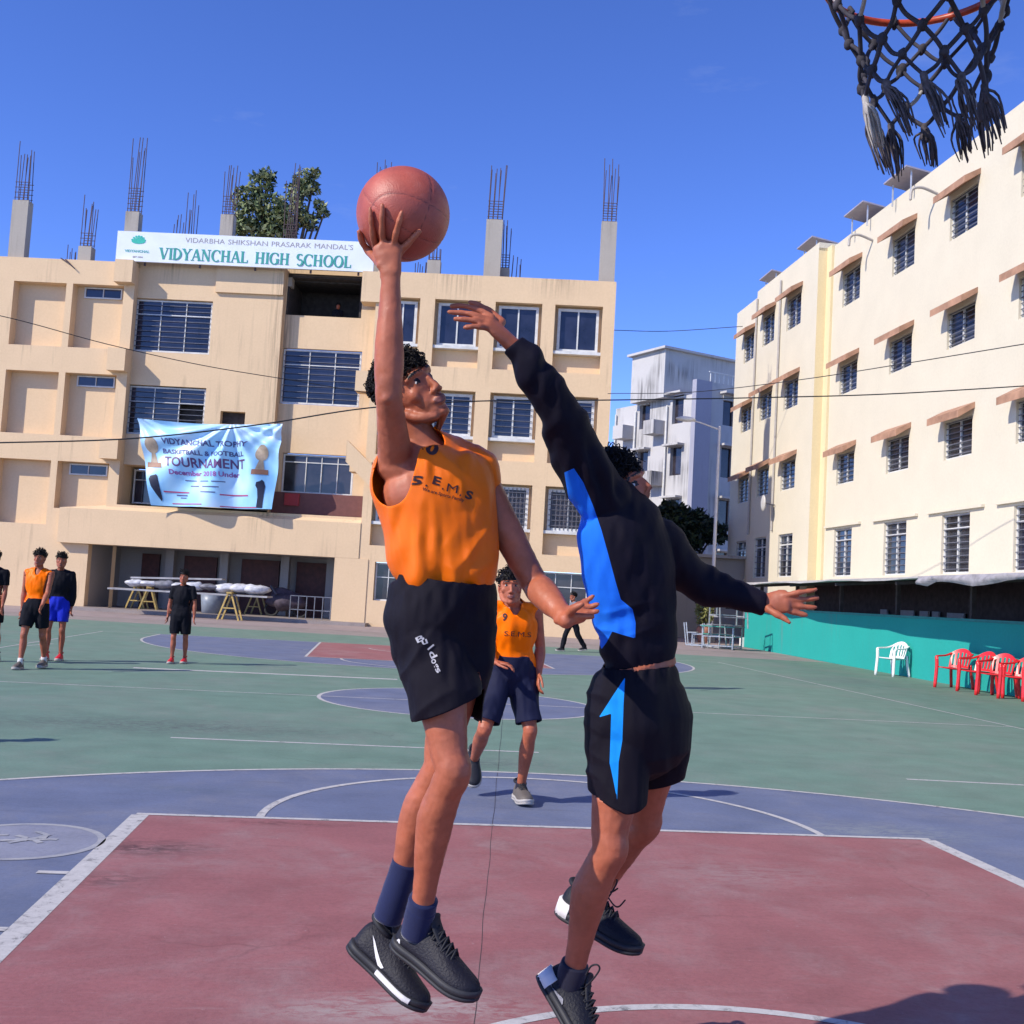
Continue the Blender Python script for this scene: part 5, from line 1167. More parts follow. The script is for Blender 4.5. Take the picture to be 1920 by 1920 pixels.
def folds3(V, N):
    q = to_px(V); u, v = q[:, 0], q[:, 1]
    d = .007 * vnoise(np.stack([(u + .35 * v) / 44, (v - .3 * u) / 170, V[:, 1] * 5], 1), 21) + .005 * vnoise(np.stack([u / 15, v / 40, V[:, 1] * 10], 1), 22)
    d += .0065 * (1 - 2 * np.abs(vnoise(np.stack([(u * .3 + v) / 26, (u - v * .3) / 120, V[:, 1] * 5], 1), 23))) * np.clip((v - 1110) / 60, 0, 1)
    sh = np.exp(-(((u - 1125) / 70) ** 2 + ((v - 900) / 60) ** 2)); d += sh * .007 * np.sin((u * .92 - v * .25) / 5.2 + 1.5 * vnoise(np.stack([u / 40, v / 40, 0 * u], 1), 3))
    arm = np.clip((880 - v) / 60, 0, 1); d += arm * .004 * vnoise(np.stack([(u * .6 + v * .8) / 20, (u * .8 - v * .6) / 60, 0 * u], 1), 25)
    return d
cuts = [outside_plane(P(962, 648, 2.88), imgd(-.62, -.78), .07), outside_plane(P(1432, 1132, 3.27), imgd(1, .15), .07), near_seg(P(1160, 975, 3.18), P(1172, 880, 3.22), .060, .085), outside_plane(P(1200, 1241, 3.15), imgd(.143, 1), .3)]
Vj, Fj = shell(solid, .0045, cuts, 6, folds3)
px = to_px(Vj); sd = sdist(flank, px) / 12; Nn = normals(Vj, Fj); vis = np.einsum('ij,ij->i', Nn, CAM - Vj) > -.1 * 3
mask = np.where(vis, np.clip(.5 + sd, 0, 1), 0); shirt2 = mesh_obj('shirt', Vj, Fj, m_shirt, p2, b2, attr={'panel': mask}, solid=.0022)
# ---- shorts with the blue arrow
lat2p = nrm(K['Lhip'] - K['Rhip'])
rows = [(1128, 1268, 1240, 3.15), (1120, 1274, 1258, 3.15), (1106, 1284, 1285, 3.15), (1101, 1293, 1320, 3.15), (1102, 1299, 1350, 3.15), (1110, 1296, 1385, 3.15)]
solid = [sil(rows, lat2p, .74),
         limb([[*P(1165, 1340, 3.11), .095, .10], [*P(1160, 1420, 3.09), .082, .095], [*P(1158, 1500, 3.08), .076, .092], [*P(1154, 1560, 3.07), .075, .090]], lat2p, 26),
         limb([[*P(1235, 1340, 3.2), .095, .1], [*P(1235, 1410, 3.23), .078, .09], [*P(1222, 1470, 3.26), .070, .085], [*P(1208, 1530, 3.28), .066, .08]], lat2p, 26)]
m_shorts2 = cloth_mat('black shorts with blue arrow', (.0070, .0055, .011), .6, .0, 1100, (.008, .27, .80), 'arrow', .12, .45, 1.0)
arrow = [(1172, 1270), (1169, 1323), (1167, 1387), (1160, 1428), (1157, 1500), (1150, 1463), (1143, 1431), (1146, 1338), (1123, 1345), (1150, 1303)]
def folds4(V, N):
    q = to_px(V); u, v = q[:, 0], q[:, 1]
    d = .008 * vnoise(np.stack([u / 34, v / 150, V[:, 1] * 6], 1), 33) + .0045 * (1 - 2 * np.abs(vnoise(np.stack([(v - .4 * u) / 30, (u + v * .3) / 110, V[:, 1] * 5], 1), 34))) * np.clip((1180 - u) / 50, 0, 1) + .0025 * vnoise(np.stack([u / 13, v / 36, V[:, 1] * 12], 1), 36)
    return d + np.clip((1290 - v) / 40, 0, 1) * .0045 * np.sin(u / 3.6)
cuts = [both(outside_plane(P(1157, 1507, 3.08), imgd(-.40, .92)), near_seg(P(1157, 1490, 3.08), P(1150, 1580, 3.06), .105)), both(outside_plane(P(1240, 1462, 3.26), imgd(.25, 1)), lambda C: ~near_seg(P(1157, 1440, 3.08), P(1150, 1580, 3.06), .078)(C)), outside_plane(P(1200, 1246, 3.15), imgd(0, -1), .3)]
Vs, Fs = shell(solid, .0045, cuts, 6, folds4); px = to_px(Vs); Nn = normals(Vs, Fs); vis = np.einsum('ij,ij->i', Nn, CAM - Vs) > -.3
mesh_obj('shorts', Vs, Fs, m_shorts2, p2, b2, attr={'arrow': np.where(vis, np.clip(.5 + sdist(arrow, px) / 12, 0, 1), 0)}, solid=.0025)
Vb = tuck(Vb, Fb, [(Vj, Fj), (Vs, Fs)])
mesh_obj('body', Vb, Fb, [m_skin2, m_lip, m_eyew, m_brow], p2, b2, midx=head_marks(hloc2, Fb, Vb))
# ---- socks, shoes with white heels and loose laces
m_dsock = cloth_mat('dark ankle sock', (.012, .012, .028), .8, .2, 700, bstr=.25); m_nshoe = cloth_mat('navy black shoe knit', (.005, .0055, .012), .6, .0, 140, bstr=.6)
m_grey = M('grey shoe print', (.20, .20, .23), .5, .1)
for kn_, an_, v0 in ((K['Rkn'], K['Ran'], .93), (K['Lkn'], K['Lan'], .93)):
    d = nrm(an_ - kn_); st = [[*lerp(kn_, an_, v0), .039, .039], [*an_, .0415, .0415], [*(an_ + d * .045), .040, .040]]
    S = spline(np.array(st), 4); v, f = tube(S[:, :3], S[:, 3], S[:, 4], lf2, 20, cap=False); MB().add(v - b2, f).build('sock', m_dsock, p2, smooth=True)
sa, Wa = shoe('shoe', P(1006, 1835, 3.16), P(1096, 1990, 3.02), K['Rkn'] - K['Ran'] + imgd(.85, -.05), .285, p2, b2, m_nshoe, m_rub, m_rub, lace_mat=m_ltblk, k=1.04, heel_mat=m_white)
sb, Wb = shoe('shoe', P(1044, 1712, 3.47), P(1172, 1783, 3.36), K['Lkn'] - K['Lan'] + imgd(.25, -.3), .285, p2, b2, m_nshoe, m_rub, m_rub, lace_mat=m_ltblk, k=1.04, heel_mat=m_white)
def loop(pts, o, r=.0026):
    MB().tube([P(*q) - b2 for q in spline(pts, 5)], r, n=6).build('lace_loop', m_ltblk, o, smooth=True)
loop([(1098, 1850, 3.03), (1112, 1836, 3.0), (1124, 1818, 2.99), (1120, 1809, 2.99), (1108, 1812, 3.0), (1099, 1828, 3.02)], sa)
loop([(1136, 1690, 3.36), (1150, 1668, 3.33), (1157, 1652, 3.33), (1148, 1643, 3.33), (1140, 1662, 3.34), (1136, 1680, 3.36)], sb); loop([(1136, 1676, 3.35), (1150, 1696, 3.33), (1160, 1700, 3.33), (1172, 1688, 3.32)], sb); loop([(1136, 1672, 3.35), (1148, 1672, 3.34), (1158, 1666, 3.33)], sb)
bpy.context.view_layer.update(); bv = obj_bvh(sa)
pt, f = swoosh([(1030, 1824), (1035, 1850), (1038, 1872), (1043, 1886), (1050, 1882), (1056, 1872), (1055, 1882), (1050, 1892), (1042, 1898), (1036, 1888), (1031, 1866)]); decal('tick_mark', pt, f, bv, m_grey, sa, b2, off=.003, cut=4)
# ================================================================== basketball hoop (its board and post stand above and beside the view)
RC = at(1727, -46, 2.72)
hoop = thing('basketball_hoop', 'orange hoop ring with a frayed knotted cord net at the top right', 'hoop', (RC[0], RC[1], 0))
m_rim = M('chipped orange rim paint', (.42, .055, .02), .4, .35, 30); m_cord = M('dirty dark cord', (.035, .032, .045), .85, .45, 25); m_cordw = M('pale lit cord', (.34, .31, .29), .85, .3, 25)
rimz = RC[2]
MB().tube([(.228 * math.cos(a), .228 * math.sin(a), rimz) for a in np.linspace(0, 2 * math.pi, 65)], .0095, n=10, cap=False).build('rim', m_rim, hoop, smooth=True)
MB().box((-.06, -.36, rimz - .07), (.06, -.225, rimz + .012)).build('rim_bracket', m_rim, hoop)
MB().box((-.9, -.42, rimz - .15), (.9, -.37, rimz + .9)).build('backboard', M('white board', (.7, .7, .7), .4), hoop)
mb = MB(); mb.box((-.09, -2.3, 0), (.09, -2.1, rimz + .6)); mb.bar((0, -2.1, rimz + .5), (0, -.42, rimz + .4), .1); mb.bar((0, -2.1, rimz - .6), (0, -.42, rimz + .1), .08); mb.build('post', M('blue post paint', (.05, .08, .3), .5), hoop)
NC = 10; net_rows = [(.0, .222), (-.082, .200), (-.150, .172), (-.212, .152), (-.268, .142), (-.315, .138)]
def npt(r, j):
    z, q = net_rows[r]; a = 2 * math.pi * (j + (.5 if r % 2 else 0)) / NC + .15; w = vnoise(np.array([[r * 1.7, j * .9, 3.1]]), 4)[0]
    return np.array([q * math.cos(a) * (1 + .06 * w) + .018 * (-z) * 3, q * math.sin(a) * (1 + .06 * w), rimz + z + .012 * w])
rr = np.random.default_rng(5)
for j in range(NC):
    a = npt(0, j)
    MB().tube([a + np.array([0, 0, .014]), a * np.array([1.05, 1.05, 1]) , a - np.array([0, 0, .016]), a * np.array([.95, .95, 1]), a + np.array([0, 0, .014])], .006, n=6).build('net_loop', m_cord, hoop, smooth=True)
    for r in range(len(net_rows) - 1):
        p = npt(r, j)
        for q in ((j, j - 1) if r % 2 == 0 else (j, j + 1)):
            e = npt(r + 1, q); mid = (p + e) / 2 + rr.normal(size=3) * .004 + np.array([0, 0, -.004]); pale = (r <= 1 and j in (5, 6, 7) and rr.random() < .8) or rr.random() < .05  # upper cords on one side paler: sunlight on them put into the colour
            MB().tube(spline([p, mid, e], 4), .0048 + rr.uniform(0, .0012), n=6).build('net_cord', m_cordw if pale else m_cord, hoop, smooth=True)
        if r > 0:
            v, f = ellipsoid(p, (.012, .012, .016), n=8, m=6); v = v + (v - p) * (vnoise(v * 90, j)[:, None] * .35); MB().add(v, f).build('net_knot', m_cord, hoop, smooth=True)
for j in range(NC):                                      # frayed tassels
    p = npt(5, j); mb = MB(); l = rr.uniform(.06, .115); sway = np.array([.035 + rr.uniform(-.01, .015), rr.uniform(-.012, .012), 0]) * (l / .1)
    mb.tube([p, p + np.array([0, 0, -.02]) + sway * .1, p + np.array([0, 0, -.035]) + sway * .2], .009, n=7)
    for k in range(20):
        o = rr.normal(size=3) * .004; tp_ = rr.normal(size=3) * np.array([.010, .010, .014]); mdl = p + sway * .45 + np.array([0, 0, -l * .5]) + o * 2 + tp_ * .75
        e = p + sway + np.array([0, 0, -l - .02]) + tp_ * .8 + o
        mb.tube(spline([p + o * .5 + np.array([0, 0, -.012]), mdl, e], 3), np.linspace(.0042, .0016, 7), n=4, cap=False)
    mb.build('tassel', m_cordw if j in (4,) else M('frayed cord', (.075, .062, .070), .9, .5, 60), hoop, smooth=True)
# ================================================================== banner on the school front
ban = thing('banner', 'light blue tournament banner hung with folds across the school balcony', 'banner', P0, ANG)
BX0, BX1, BZ1, BZ0 = 4.66, 10.02, 7.12, 3.95
m, nt, bb = new_mat('printed vinyl'); v = coords(nt); g = noise(nt, v, .55, 3, .5, .5)
nt.links.new(ramp(nt, g, [(.3, (.18, .46, .80)), (.5, (.36, .66, .90)), (.72, (.62, .76, .92))]), bb.inputs['Base Color']); bb.inputs['Roughness'].default_value = .35
def bpt(a, b):
    """a across 0..1, b down 0..1"""
    x = (BX0 + (BX1 - BX0) * a) + .75 * b * (1 - a) - .12 * b * a; z = BZ1 + .08 * a - (BZ1 - BZ0) * b * (1 + .0 * a) - .12 * math.sin(a * math.pi) * (1 - b)
    px_, pz = a - .66, b + .02; th = math.atan2(px_, pz); rr_ = math.hypot(px_ * 1.3, pz)
    y = -.62 + .22 * math.sin(th * 13 + 1) * min(1, rr_ * 3) * math.exp(-abs(th) * .9) + .05 * math.sin((a * 9 - b * 5)) * (1 - abs(th) * .3) * .6
    th2 = math.atan2(1.02 - a, b + .05); y += .045 * math.sin(th2 * 14) * math.exp(-3 * (1 - a)) ; th3 = math.atan2(a + .02, b + .05); y += .04 * math.sin(th3 * 13) * math.exp(-3.5 * a)
    return (x, y, z)
na, nb = 150, 60; mb = MB(); gv = [bpt(i / na, j / nb) for i in range(na + 1) for j in range(nb + 1)]
mb.add(gv, [(i * (nb + 1) + j, (i + 1) * (nb + 1) + j, (i + 1) * (nb + 1) + j + 1, i * (nb + 1) + j + 1) for i in range(na) for j in range(nb)]); mb.build('sheet', m, ban, smooth=True)
def bprint(name, verts, faces, mat, cut=.02):
    """print in banner coordinates (a,b), pressed onto the folds"""
    bm = bmesh.new(); vs = [bm.verts.new((p[0], p[1], 0)) for p in verts]
    for f in faces:
        try: bm.faces.new([vs[i] for i in f])
        except ValueError: pass
    bmesh.ops.triangulate(bm, faces=bm.faces)
    for _i in range(4):
        E = [e for e in bm.edges if e.calc_length() > cut]
        if not E: break
        bmesh.ops.subdivide_edges(bm, edges=E, cuts=1); bmesh.ops.triangulate(bm, faces=bm.faces)
    bm.verts.index_update(); V = []
    for x in bm.verts: q = bpt(x.co.x, x.co.y); V.append((q[0], q[1] - .012, q[2]))
    F_ = [[x.index for x in f.verts] for f in bm.faces]; bm.free(); MB().add(V, F_).build(name, mat, ban, smooth=True)
def btext(s, ca, cb, wid, hgt, mat, name='lettering', bold=.03):
    v, f = text_mesh(s, 1, bold); x0, x1, y0, y1 = v[:, 0].min(), v[:, 0].max(), v[:, 1].min(), v[:, 1].max()
    bprint(name, [(ca + ((p[0] - x0) / (x1 - x0) - .5) * wid, cb - ((p[1] - y0) / (y1 - y0) - .5) * hgt) for p in v], f, mat)
m_navy = M('banner navy ink', (.09, .10, .24), .5, .1); m_mag = M('banner magenta ink', (.30, .10, .32), .5, .1); m_redi = M('banner red ink', (.42, .06, .16), .5, .1); m_gold = M('banner gold ink', (.38, .30, .22), .5, .2); m_ink = M('banner black ink', (.012, .015, .04), .5)
btext('VIDYANCHAL TROPHY', .46, .235, .62, .07, m_navy); btext('BASKETBALL & FOOTBALL', .45, .355, .60, .058, m_navy); btext('TOURNAMENT', .46, .475, .60, .115, M('banner plum ink', (.13, .06, .17), .5, .1), bold=.02); btext('December 2018 Under', .45, .60, .52, .062, m_mag)
def bars(rows, mat, nm='small_print'):
    for ca, cb, wd, h in rows: bprint(nm, [(ca - wd / 2, cb - h / 2), (ca + wd / 2, cb - h / 2), (ca + wd / 2, cb + h / 2), (ca - wd / 2, cb + h / 2)], [(0, 1, 2, 3)], mat)
bars([(.34, .69, .09, .012), (.45, .69, .07, .012), (.56, .69, .10, .012), (.37, .755, .07, .012), (.50, .755, .13, .012), (.48, .82, .12, .012), (.26, .87, .09, .016), (.27, .90, .05, .012)], m_navy)
bars([(.22, .835, .20, .016), (.68, .845, .22, .016), (.30, .97, .26, .012), (.72, .985, .3, .012)], m_redi)
for ca, s in ((.075, 1), (.875, 1)):                     # trophies
    cb = .30 if ca < .5 else .34
    bprint('trophy_print', [(ca + .048 * math.cos(t), cb + .095 * math.sin(t)) for t in np.linspace(0, 6, 18)], [tuple(range(18))], m_gold); bprint('trophy_print', [(ca - .012, cb + .08), (ca + .012, cb + .08), (ca + .03, cb + .2), (ca - .03, cb + .2)], [(0, 1, 2, 3)], m_gold)
    bprint('trophy_print', [(ca - .055, cb + .2), (ca + .055, cb + .2), (ca + .06, cb + .26), (ca - .06, cb + .26)], [(0, 1, 2, 3)], M('banner brown ink', (.28, .14, .09), .5))
bprint('player_print', [(.90, .66), (.915, .68), (.91, .72), (.93, .74), (.925, .85), (.92, .99), (.905, .99), (.90, .88), (.885, .99), (.865, .985), (.875, .87), (.87, .77), (.855, .73), (.86, .69), (.872, .73), (.885, .72), (.885, .68)], [tuple(range(17))], m_ink)
bprint('player_print', [(.035, .66), (.07, .665), (.085, .64), (.095, .66), (.085, .70), (.05, .71), (.07, .80), (.10, .92), (.09, .95), (.06, .87), (.03, .78), (.02, .70)], [tuple(range(12))], m_ink)
# ================================================================== overhead cables
def cable(label, pts, r, sag=0.0):
    W = np.array([at(*p) for p in pts]); b = W[0].copy(); b[2] = 0
    o = MB().tube(spline(W - b, 8), r, n=6).build('overhead_cable', M('black cable', (.015, .015, .018), .6), None, smooth=True, loc=b); tag(o, label, 'cable')
cable('thick black cable crossing in front of the school banner and the players', [(-300, 835, 16), (0, 830, 16.5), (250, 822, 17), (480, 797, 17.5), (690, 765, 18), (900, 752, 18.6), (1150, 750, 19.2), (1450, 745, 20), (1700, 737, 20.5), (2100, 712, 21)], .011)
cable('thin wire slanting down across the left wing of the school', [(-200, 560, 30), (0, 592, 31), (200, 645, 32), (380, 685, 33), (560, 715, 34), (720, 742, 35)], .012)
cable('thin wire between the school and the cream building', [(1140, 738, 36), (1300, 735, 33), (1500, 712, 29), (1700, 681, 26), (2000, 632, 22)], .011)
cable('faint high wire in the gap right of the school roof', [(1148, 619, 44), (1250, 621, 43), (1392, 612, 42)], .013)
# ================================================================== lamp post
lb = ground(1332, 1203); lp = thing('lamp_post', 'tall thin white lamp post with a flat lamp arm beside the cream building', 'lamp', (lb[0], lb[1], 0)); dl = float((lb - CAM) @ FW)
m_pole = M('white pole paint', (.66, .63, .60), .5, .1); tp_ = at(1347, 796, dl) - lb
MB().tube([(0, 0, 0), (0, 0, tp_[2] * .5), (0, 0, tp_[2])], [.085, .07, .05], n=10).build('pole', m_pole, lp, smooth=True)
ha = at(1278, 782, dl) - lb; hx = ha[0]; MB().tube([(0, 0, tp_[2] - .1), (hx * .5, -.1, tp_[2] + .12), (hx * .75, -.15, tp_[2] + .18)], .03, n=8).build('arm', m_pole, lp, smooth=True)
v, f = ellipsoid((hx * .85, -.17, tp_[2] + .2), (.42, .17, .11), n=16, m=10); MB().add(v, f).build('lamp_head', M('lamp cover', (.72, .71, .68), .4), lp, smooth=True)
MB().box((-.14, -.14, 0), (.14, .14, .25)).build('base', m_conc, lp)
# ================================================================== trees
def tree(label, base, trunk_h, r, blobs, leaves, size, cols, seed, name='tree', lean=(0, 0), open_=.0):
    t = thing(name, label, 'tree', base); g = np.random.default_rng(seed)
    mt = M('bark', (.075, .055, .042), .9, .3, 12, bmp=.5, bscale=30); MB().tube(spline([(0, 0, 0), (lean[0] * .4, lean[1] * .4, trunk_h * .5), (lean[0], lean[1], trunk_h)], 4), np.linspace(r, r * .55, 9), n=9, cap=False).build('trunk', mt, t, smooth=True)
    lb_ = MB()
    for c, rad_ in blobs:
        c = np.array(c); m_ = (np.array([lean[0], lean[1], trunk_h]) * .6 + c * .4) + g.normal(size=3) * .1
        lb_.tube(spline([np.array([lean[0] * .8, lean[1] * .8, trunk_h * .8]), m_, c], 4), np.linspace(r * .5, r * .12, 9), n=6, cap=False)
    lb_.build('limbs', mt, t, smooth=True)
    V, F_, mi = [], [], []; k = 0; tot = sum(b[1] ** 2 for b in blobs)
    for c, rad_ in blobs:
        for _ in range(int(leaves * rad_ ** 2 / tot)):
            d = nrm(g.normal(size=3)); q = np.array(c) + d * rad_ * g.uniform(.25, 1.0) ** .6 * np.array([1, 1, .85]); a = nrm(g.normal(size=3) + d * .4); b_ = nrm(np.cross(a, g.normal(size=3))); s = size * g.uniform(.6, 1.3)
            V += [q - a * s, q + b_ * s * .42, q + a * s, q - b_ * s * .42]; F_.append((k, k + 1, k + 2, k + 3)); k += 4; mi.append(int(g.integers(0, len(cols))))
    me = bpy.data.meshes.new('crown'); me.from_pydata([tuple(x) for x in V], [], F_)
    for c in cols: me.materials.append(c)
    me.polygons.foreach_set('material_index', mi); link('crown', me, t); return t
def leafmat(n, c):
    m = M(n, c, .55, .3, 3, spec=.3); m.node_tree.nodes['Principled BSDF'].inputs['Transmission Weight'].default_value = 0; return m
lg = [leafmat('leaf mid green', (.17, .21, .085)), leafmat('leaf olive', (.23, .25, .12)), leafmat('leaf dark green', (.035, .055, .022))]
ld = [leafmat('leaf deep shade', (.016, .028, .016)), leafmat('leaf dark green', (.035, .055, .022)), leafmat('leaf black green', (.010, .018, .012))]
def sp(s, y, z): c, q = math.cos(ANG), math.sin(ANG); return np.array([P0[0] + c * s - q * y, P0[1] + q * s + c * y, z])
tb = sp(8.6, 12, 0); cd = sp(8.6, 12, 0)
def tpt(u, v, d): return at(u, v, d) - tb
dt = float((tb - CAM) @ FW)
bl = [(tpt(u, v, dt), r) for u, v, r in ((462, 372, .75), (490, 345, .7), (505, 390, .9), (470, 405, .9), (545, 400, .9), (560, 360, .7), (572, 335, .55), (585, 352, .45), (530, 420, .9), (600, 385, .35), (608, 400, .3), (592, 325, .3), (500, 330, .45), (450, 425, .7), (580, 415, .55), (520, 440, 1.0), (470, 440, .9))]
tree('leafy green tree showing above the school roof behind the sign', tb, 10.5, .3, bl, 5200, .15, lg, 3, lean=tuple((tpt(520, 520, dt))[:2]))
tb2 = at(1290, 1150, 52); tb2[2] = 0
bl = [(at(u, v, 52) - tb2, r) for u, v, r in ((1238, 968, .5), (1268, 958, .55), (1292, 972, .6), (1322, 985, .5), (1252, 948, .3), (1310, 962, .3), (1262, 985, 1.0), (1305, 990, 1.0), (1235, 990, .9), (1340, 1000, .7), (1220, 1010, .8), (1285, 1010, 1.0), (1250, 1030, .9))]
tree('dark dense tree in the shade in front of the white apartment block', tb2, 3.0, .2, bl, 5200, .17, ld, 5)
# ================================================================== far buildings in the gap
wb0 = at(1290, 1100, 68); wb0[2] = 0
wb = thing('apartment_block', 'weathered white apartment block far behind, between school and cream building', 'building', wb0, rad(24))
m_wht = plaster('weathered white paint', (.50, .485, .47), (.13, .125, .12), 1.0, .42)
# local x along the face that looks at the court, local y away; left face at x = 0
w = MB(); holesA = []
for fl in range(4): holesA += [(2.2, 4.0, 6.2 + fl * 3.3 - 3.3, 8.1 + fl * 3.3 - 3.3)]
wall_holes(w, .0, 9, 0, 14.4, 0, holesA, .3); w.build('wall', m_wht, wb)
w = MB(); tmp = MB(); holesB = []
for fl in range(4):
    for y in (1.2, 4.6): holesB.append((y, y + 1.1, 2.9 + fl * 3.3, 4.7 + fl * 3.3))
wall_holes(tmp, 0, 8.4, 0, 14.4, 0, holesB, .3); w.add([(b, a, c) for a, b, c in tmp.v], tmp.f); w.build('wall', m_wht, wb)
w = MB(); w.box((-.35, -.4, 0), (.9, -.003, 15.3)); w.build('corner_shaft', plaster('shaded shaft paint', (.34, .34, .40), (.2, .2, .22), .6), wb)  # the shaft's shading is put into its greyer, bluer colour
w = MB(); w.box((0, 0, 14.4), (9, 8.4, 14.5)); w.build('roof', m_wht, wb)
w = MB(); w.box((1.0, .05, 14.5), (6.0, .2, 15.4)); w.build('terrace_wall', m_wht, wb)
for k in range(14): MB().box((1.1 + k * .36, .02, 15.4), (1.15 + k * .36, .08, 16.0)).build('railing_bar', m_frame, wb)
MB().box((1.0, .0, 16.0), (6.1, .08, 16.06)).build('railing', m_frame, wb)
w = MB(); w.box((-.6, 2.5, 14.5), (6.5, 6, 17.6)); w.build('stair_head', m_wht, wb); MB().box((-.9, 2.2, 17.6), (6.8, 6.2, 17.75)).build('stair_head_roof', m_wht, wb); MB().box((6.9, 3, 14.5), (8.4, 5, 17.2)).build('water_tank', M('black tank', (.02, .02, .022), .5), wb)
for h in holesA:
    f = MB(); f.box((h[0], .15, h[2]), (h[0] + .07, .22, h[3])); f.box((h[1] - .07, .15, h[2]), (h[1], .22, h[3])); f.box(((h[0] + h[1]) / 2 - .03, .15, h[2]), ((h[0] + h[1]) / 2 + .03, .22, h[3])); wo = f.build('window', M('brown frame', (.16, .12, .10), .7), wb)
    MB().quad((h[0], .24, h[2]), (h[1], .24, h[2]), (h[1], .24, h[3]), (h[0], .24, h[3])).build('pane', glass('dim glass', (.03, .025, .03), .15), wo); MB().box((h[0] - .3, -.6, h[3] + .05), (h[1] + .3, -.003, h[3] + .18)).build('sunshade', m_wht, wo)
for h in holesB:
    wo = MB().quad((.24, h[0], h[2]), (.24, h[1], h[2]), (.24, h[1], h[3]), (.24, h[0], h[3])).build('window', glass('dim glass', (.03, .025, .03), .15), wb); MB().box((-.55, h[0] - .25, h[3] + .05), (-.003, h[1] + .25, h[3] + .17)).build('sunshade', m_wht, wo)
for fl in range(4):
    for y in (3.0, 6.3): MB().box((-.9, y, 2.3 + fl * 3.3), (-.003, y + 1.1, 3.2 + fl * 3.3)).build('balcony', m_wht, wb)
for y in (2.7, 6.0, 8.2): MB().tube([(-.12, y, 0), (-.12, y, 14)], .07, n=6).build('rain_pipe', m_frame, wb)
sb0 = at(1272, 1100, 49); sb0[2] = 0
smb = thing('outbuilding', 'low plain beige outbuilding in the shade behind the lamp post', 'building', sb0, ANG)
w = MB(); wall_holes(w, -1.5, 3.3, 0, 3.55, 0, [(.75, 1.25, 1.5, 2.6), (2.1, 2.75, 1.35, 2.45)], .2); w.quad((-1.5, 0, 0), (-1.5, 4, 0), (-1.5, 4, 3.55), (-1.5, 0, 3.55)); w.build('wall', plaster('beige outbuilding paint', (.36, .31, .25), (.2, .17, .14), .5), smb)
MB().box((-1.7, -.3, 3.55), (3.5, 4, 3.68)).build('roof', m_conc, smb)
for a, b, c, d in ((.75, 1.25, 1.5, 2.6), (2.1, 2.75, 1.35, 2.45)): MB().quad((a, .18, c), (b, .18, c), (b, .18, d), (a, .18, d)).build('window', glass('dim glass', (.03, .025, .03), .15), smb)
lob = at(-20, 1000, 60); lob[2] = 0
lb2 = thing('neighbour_house', 'pale neighbouring house just past the left corner of the school', 'building', lob, ANG); w = MB(); w.box((-6, 0, 0), (.4, 8, 16.0)); w.build('wall', m_cream, lb2); MB().box((-6.2, -.2, 16.0), (.6, 8.2, 16.3)).build('roof', m_conc, lb2)
# ================================================================== trestles with a heap of sacks and boards before the school
m_yelw = M('yellow trestle paint', (.46, .32, .10), .6, .25, 8)
def trestle(u, v, label, rz=0.0, w_=.8):
    p = ground(u, v); t = thing('trestle', label, 'trestle', p, ANG + rz, 'yellow trestles under the board stack')
    for s in (-1, 1):
        MB().bar((s * w_ / 2, 0, 0), (s * .06, 0, .92), .055).build('leg', m_yelw, t); MB().bar((s * w_ / 2 * .95, .5, 0), (s * .06, .5, .92), .055).build('leg', m_yelw, t)
    MB().box((-.09, -.1, .92), (.09, .6, .98)).build('top_bar', m_yelw, t); MB().bar((-w_ * .28, 0, .42), (w_ * .28, 0, .42), .04).build('brace', m_yelw, t)
trestle(252, 1147, 'leftmost yellow trestle under the board stack'); trestle(276, 1149, 'yellow trestle second from the left under the board stack', .2, .7); trestle(427, 1163, 'yellow trestle right of the boy in black', 0, .75); trestle(474, 1158, 'rightmost yellow trestle under the board stack', -.2, .8)
p = ground(360, 1158); hd = float((p - CAM) @ FW)
for k, (u0, u1, v0, dz, lab) in enumerate(((210, 506, 1103, 0, 'long grey board at the bottom of the stack on trestles'), (262, 470, 1094, .0, 'middle grey board of the stack on trestles'), (250, 420, 1083, .2, 'top pale board of the stack on trestles, tilted'))):
    a = at(u0, v0 - (u1 - u0) * .0, hd); b_ = at(u1, v0 + (u1 - u0) * .056 - (6 if k == 2 else 0), hd); c = (a + b_) / 2; base_ = np.array([c[0], c[1], 0])
    o = MB().bar(a - base_, b_ - base_, .9 - .15 * k, .06).build('board', M('grey sheet board', (.34, .33, .33), .6, .25, 3), None, loc=base_); tag(o, lab, 'board', 'boards stacked on trestles')
g = np.random.default_rng(2)
m_sack = M('plastic sack', (.50, .50, .52), .5, .3, 6); m_sack2 = M('dark wrapped bundle', (.16, .16, .18), .6, .4, 6)
names = ['pale sack at the far left of the heap on the boards', 'pale lumpy sack second from the left of the heap', 'grey sack left of the boy in black', 'grey sack hidden partly by the boy in black', 'pale sack right of the boy in black', 'dark bundle in the middle right of the heap', 'pale sack fifth along the heap, right part', 'grey sack near the right end of the heap', 'pale sack at the right end of the heap']
for k, u in enumerate(np.linspace(255, 478, 9)):
    c = at(u, 1097 + (u - 255) * .056 - 4, hd - .15); base_ = np.array([c[0], c[1], 0]); v, f = ellipsoid(c - base_, (.30 + .25 * g.random(), .36, .10 + .10 * g.random()), n=18, m=12); v = v + (v - (c - base_)) * (vnoise(v * 7 + k, k)[:, None] * .25)
    o = MB().add(v, f).build('sack', m_sack2 if k in (2, 5) else m_sack, None, smooth=True, loc=base_); tag(o, names[k], 'sack', 'sacks heaped on the boards')
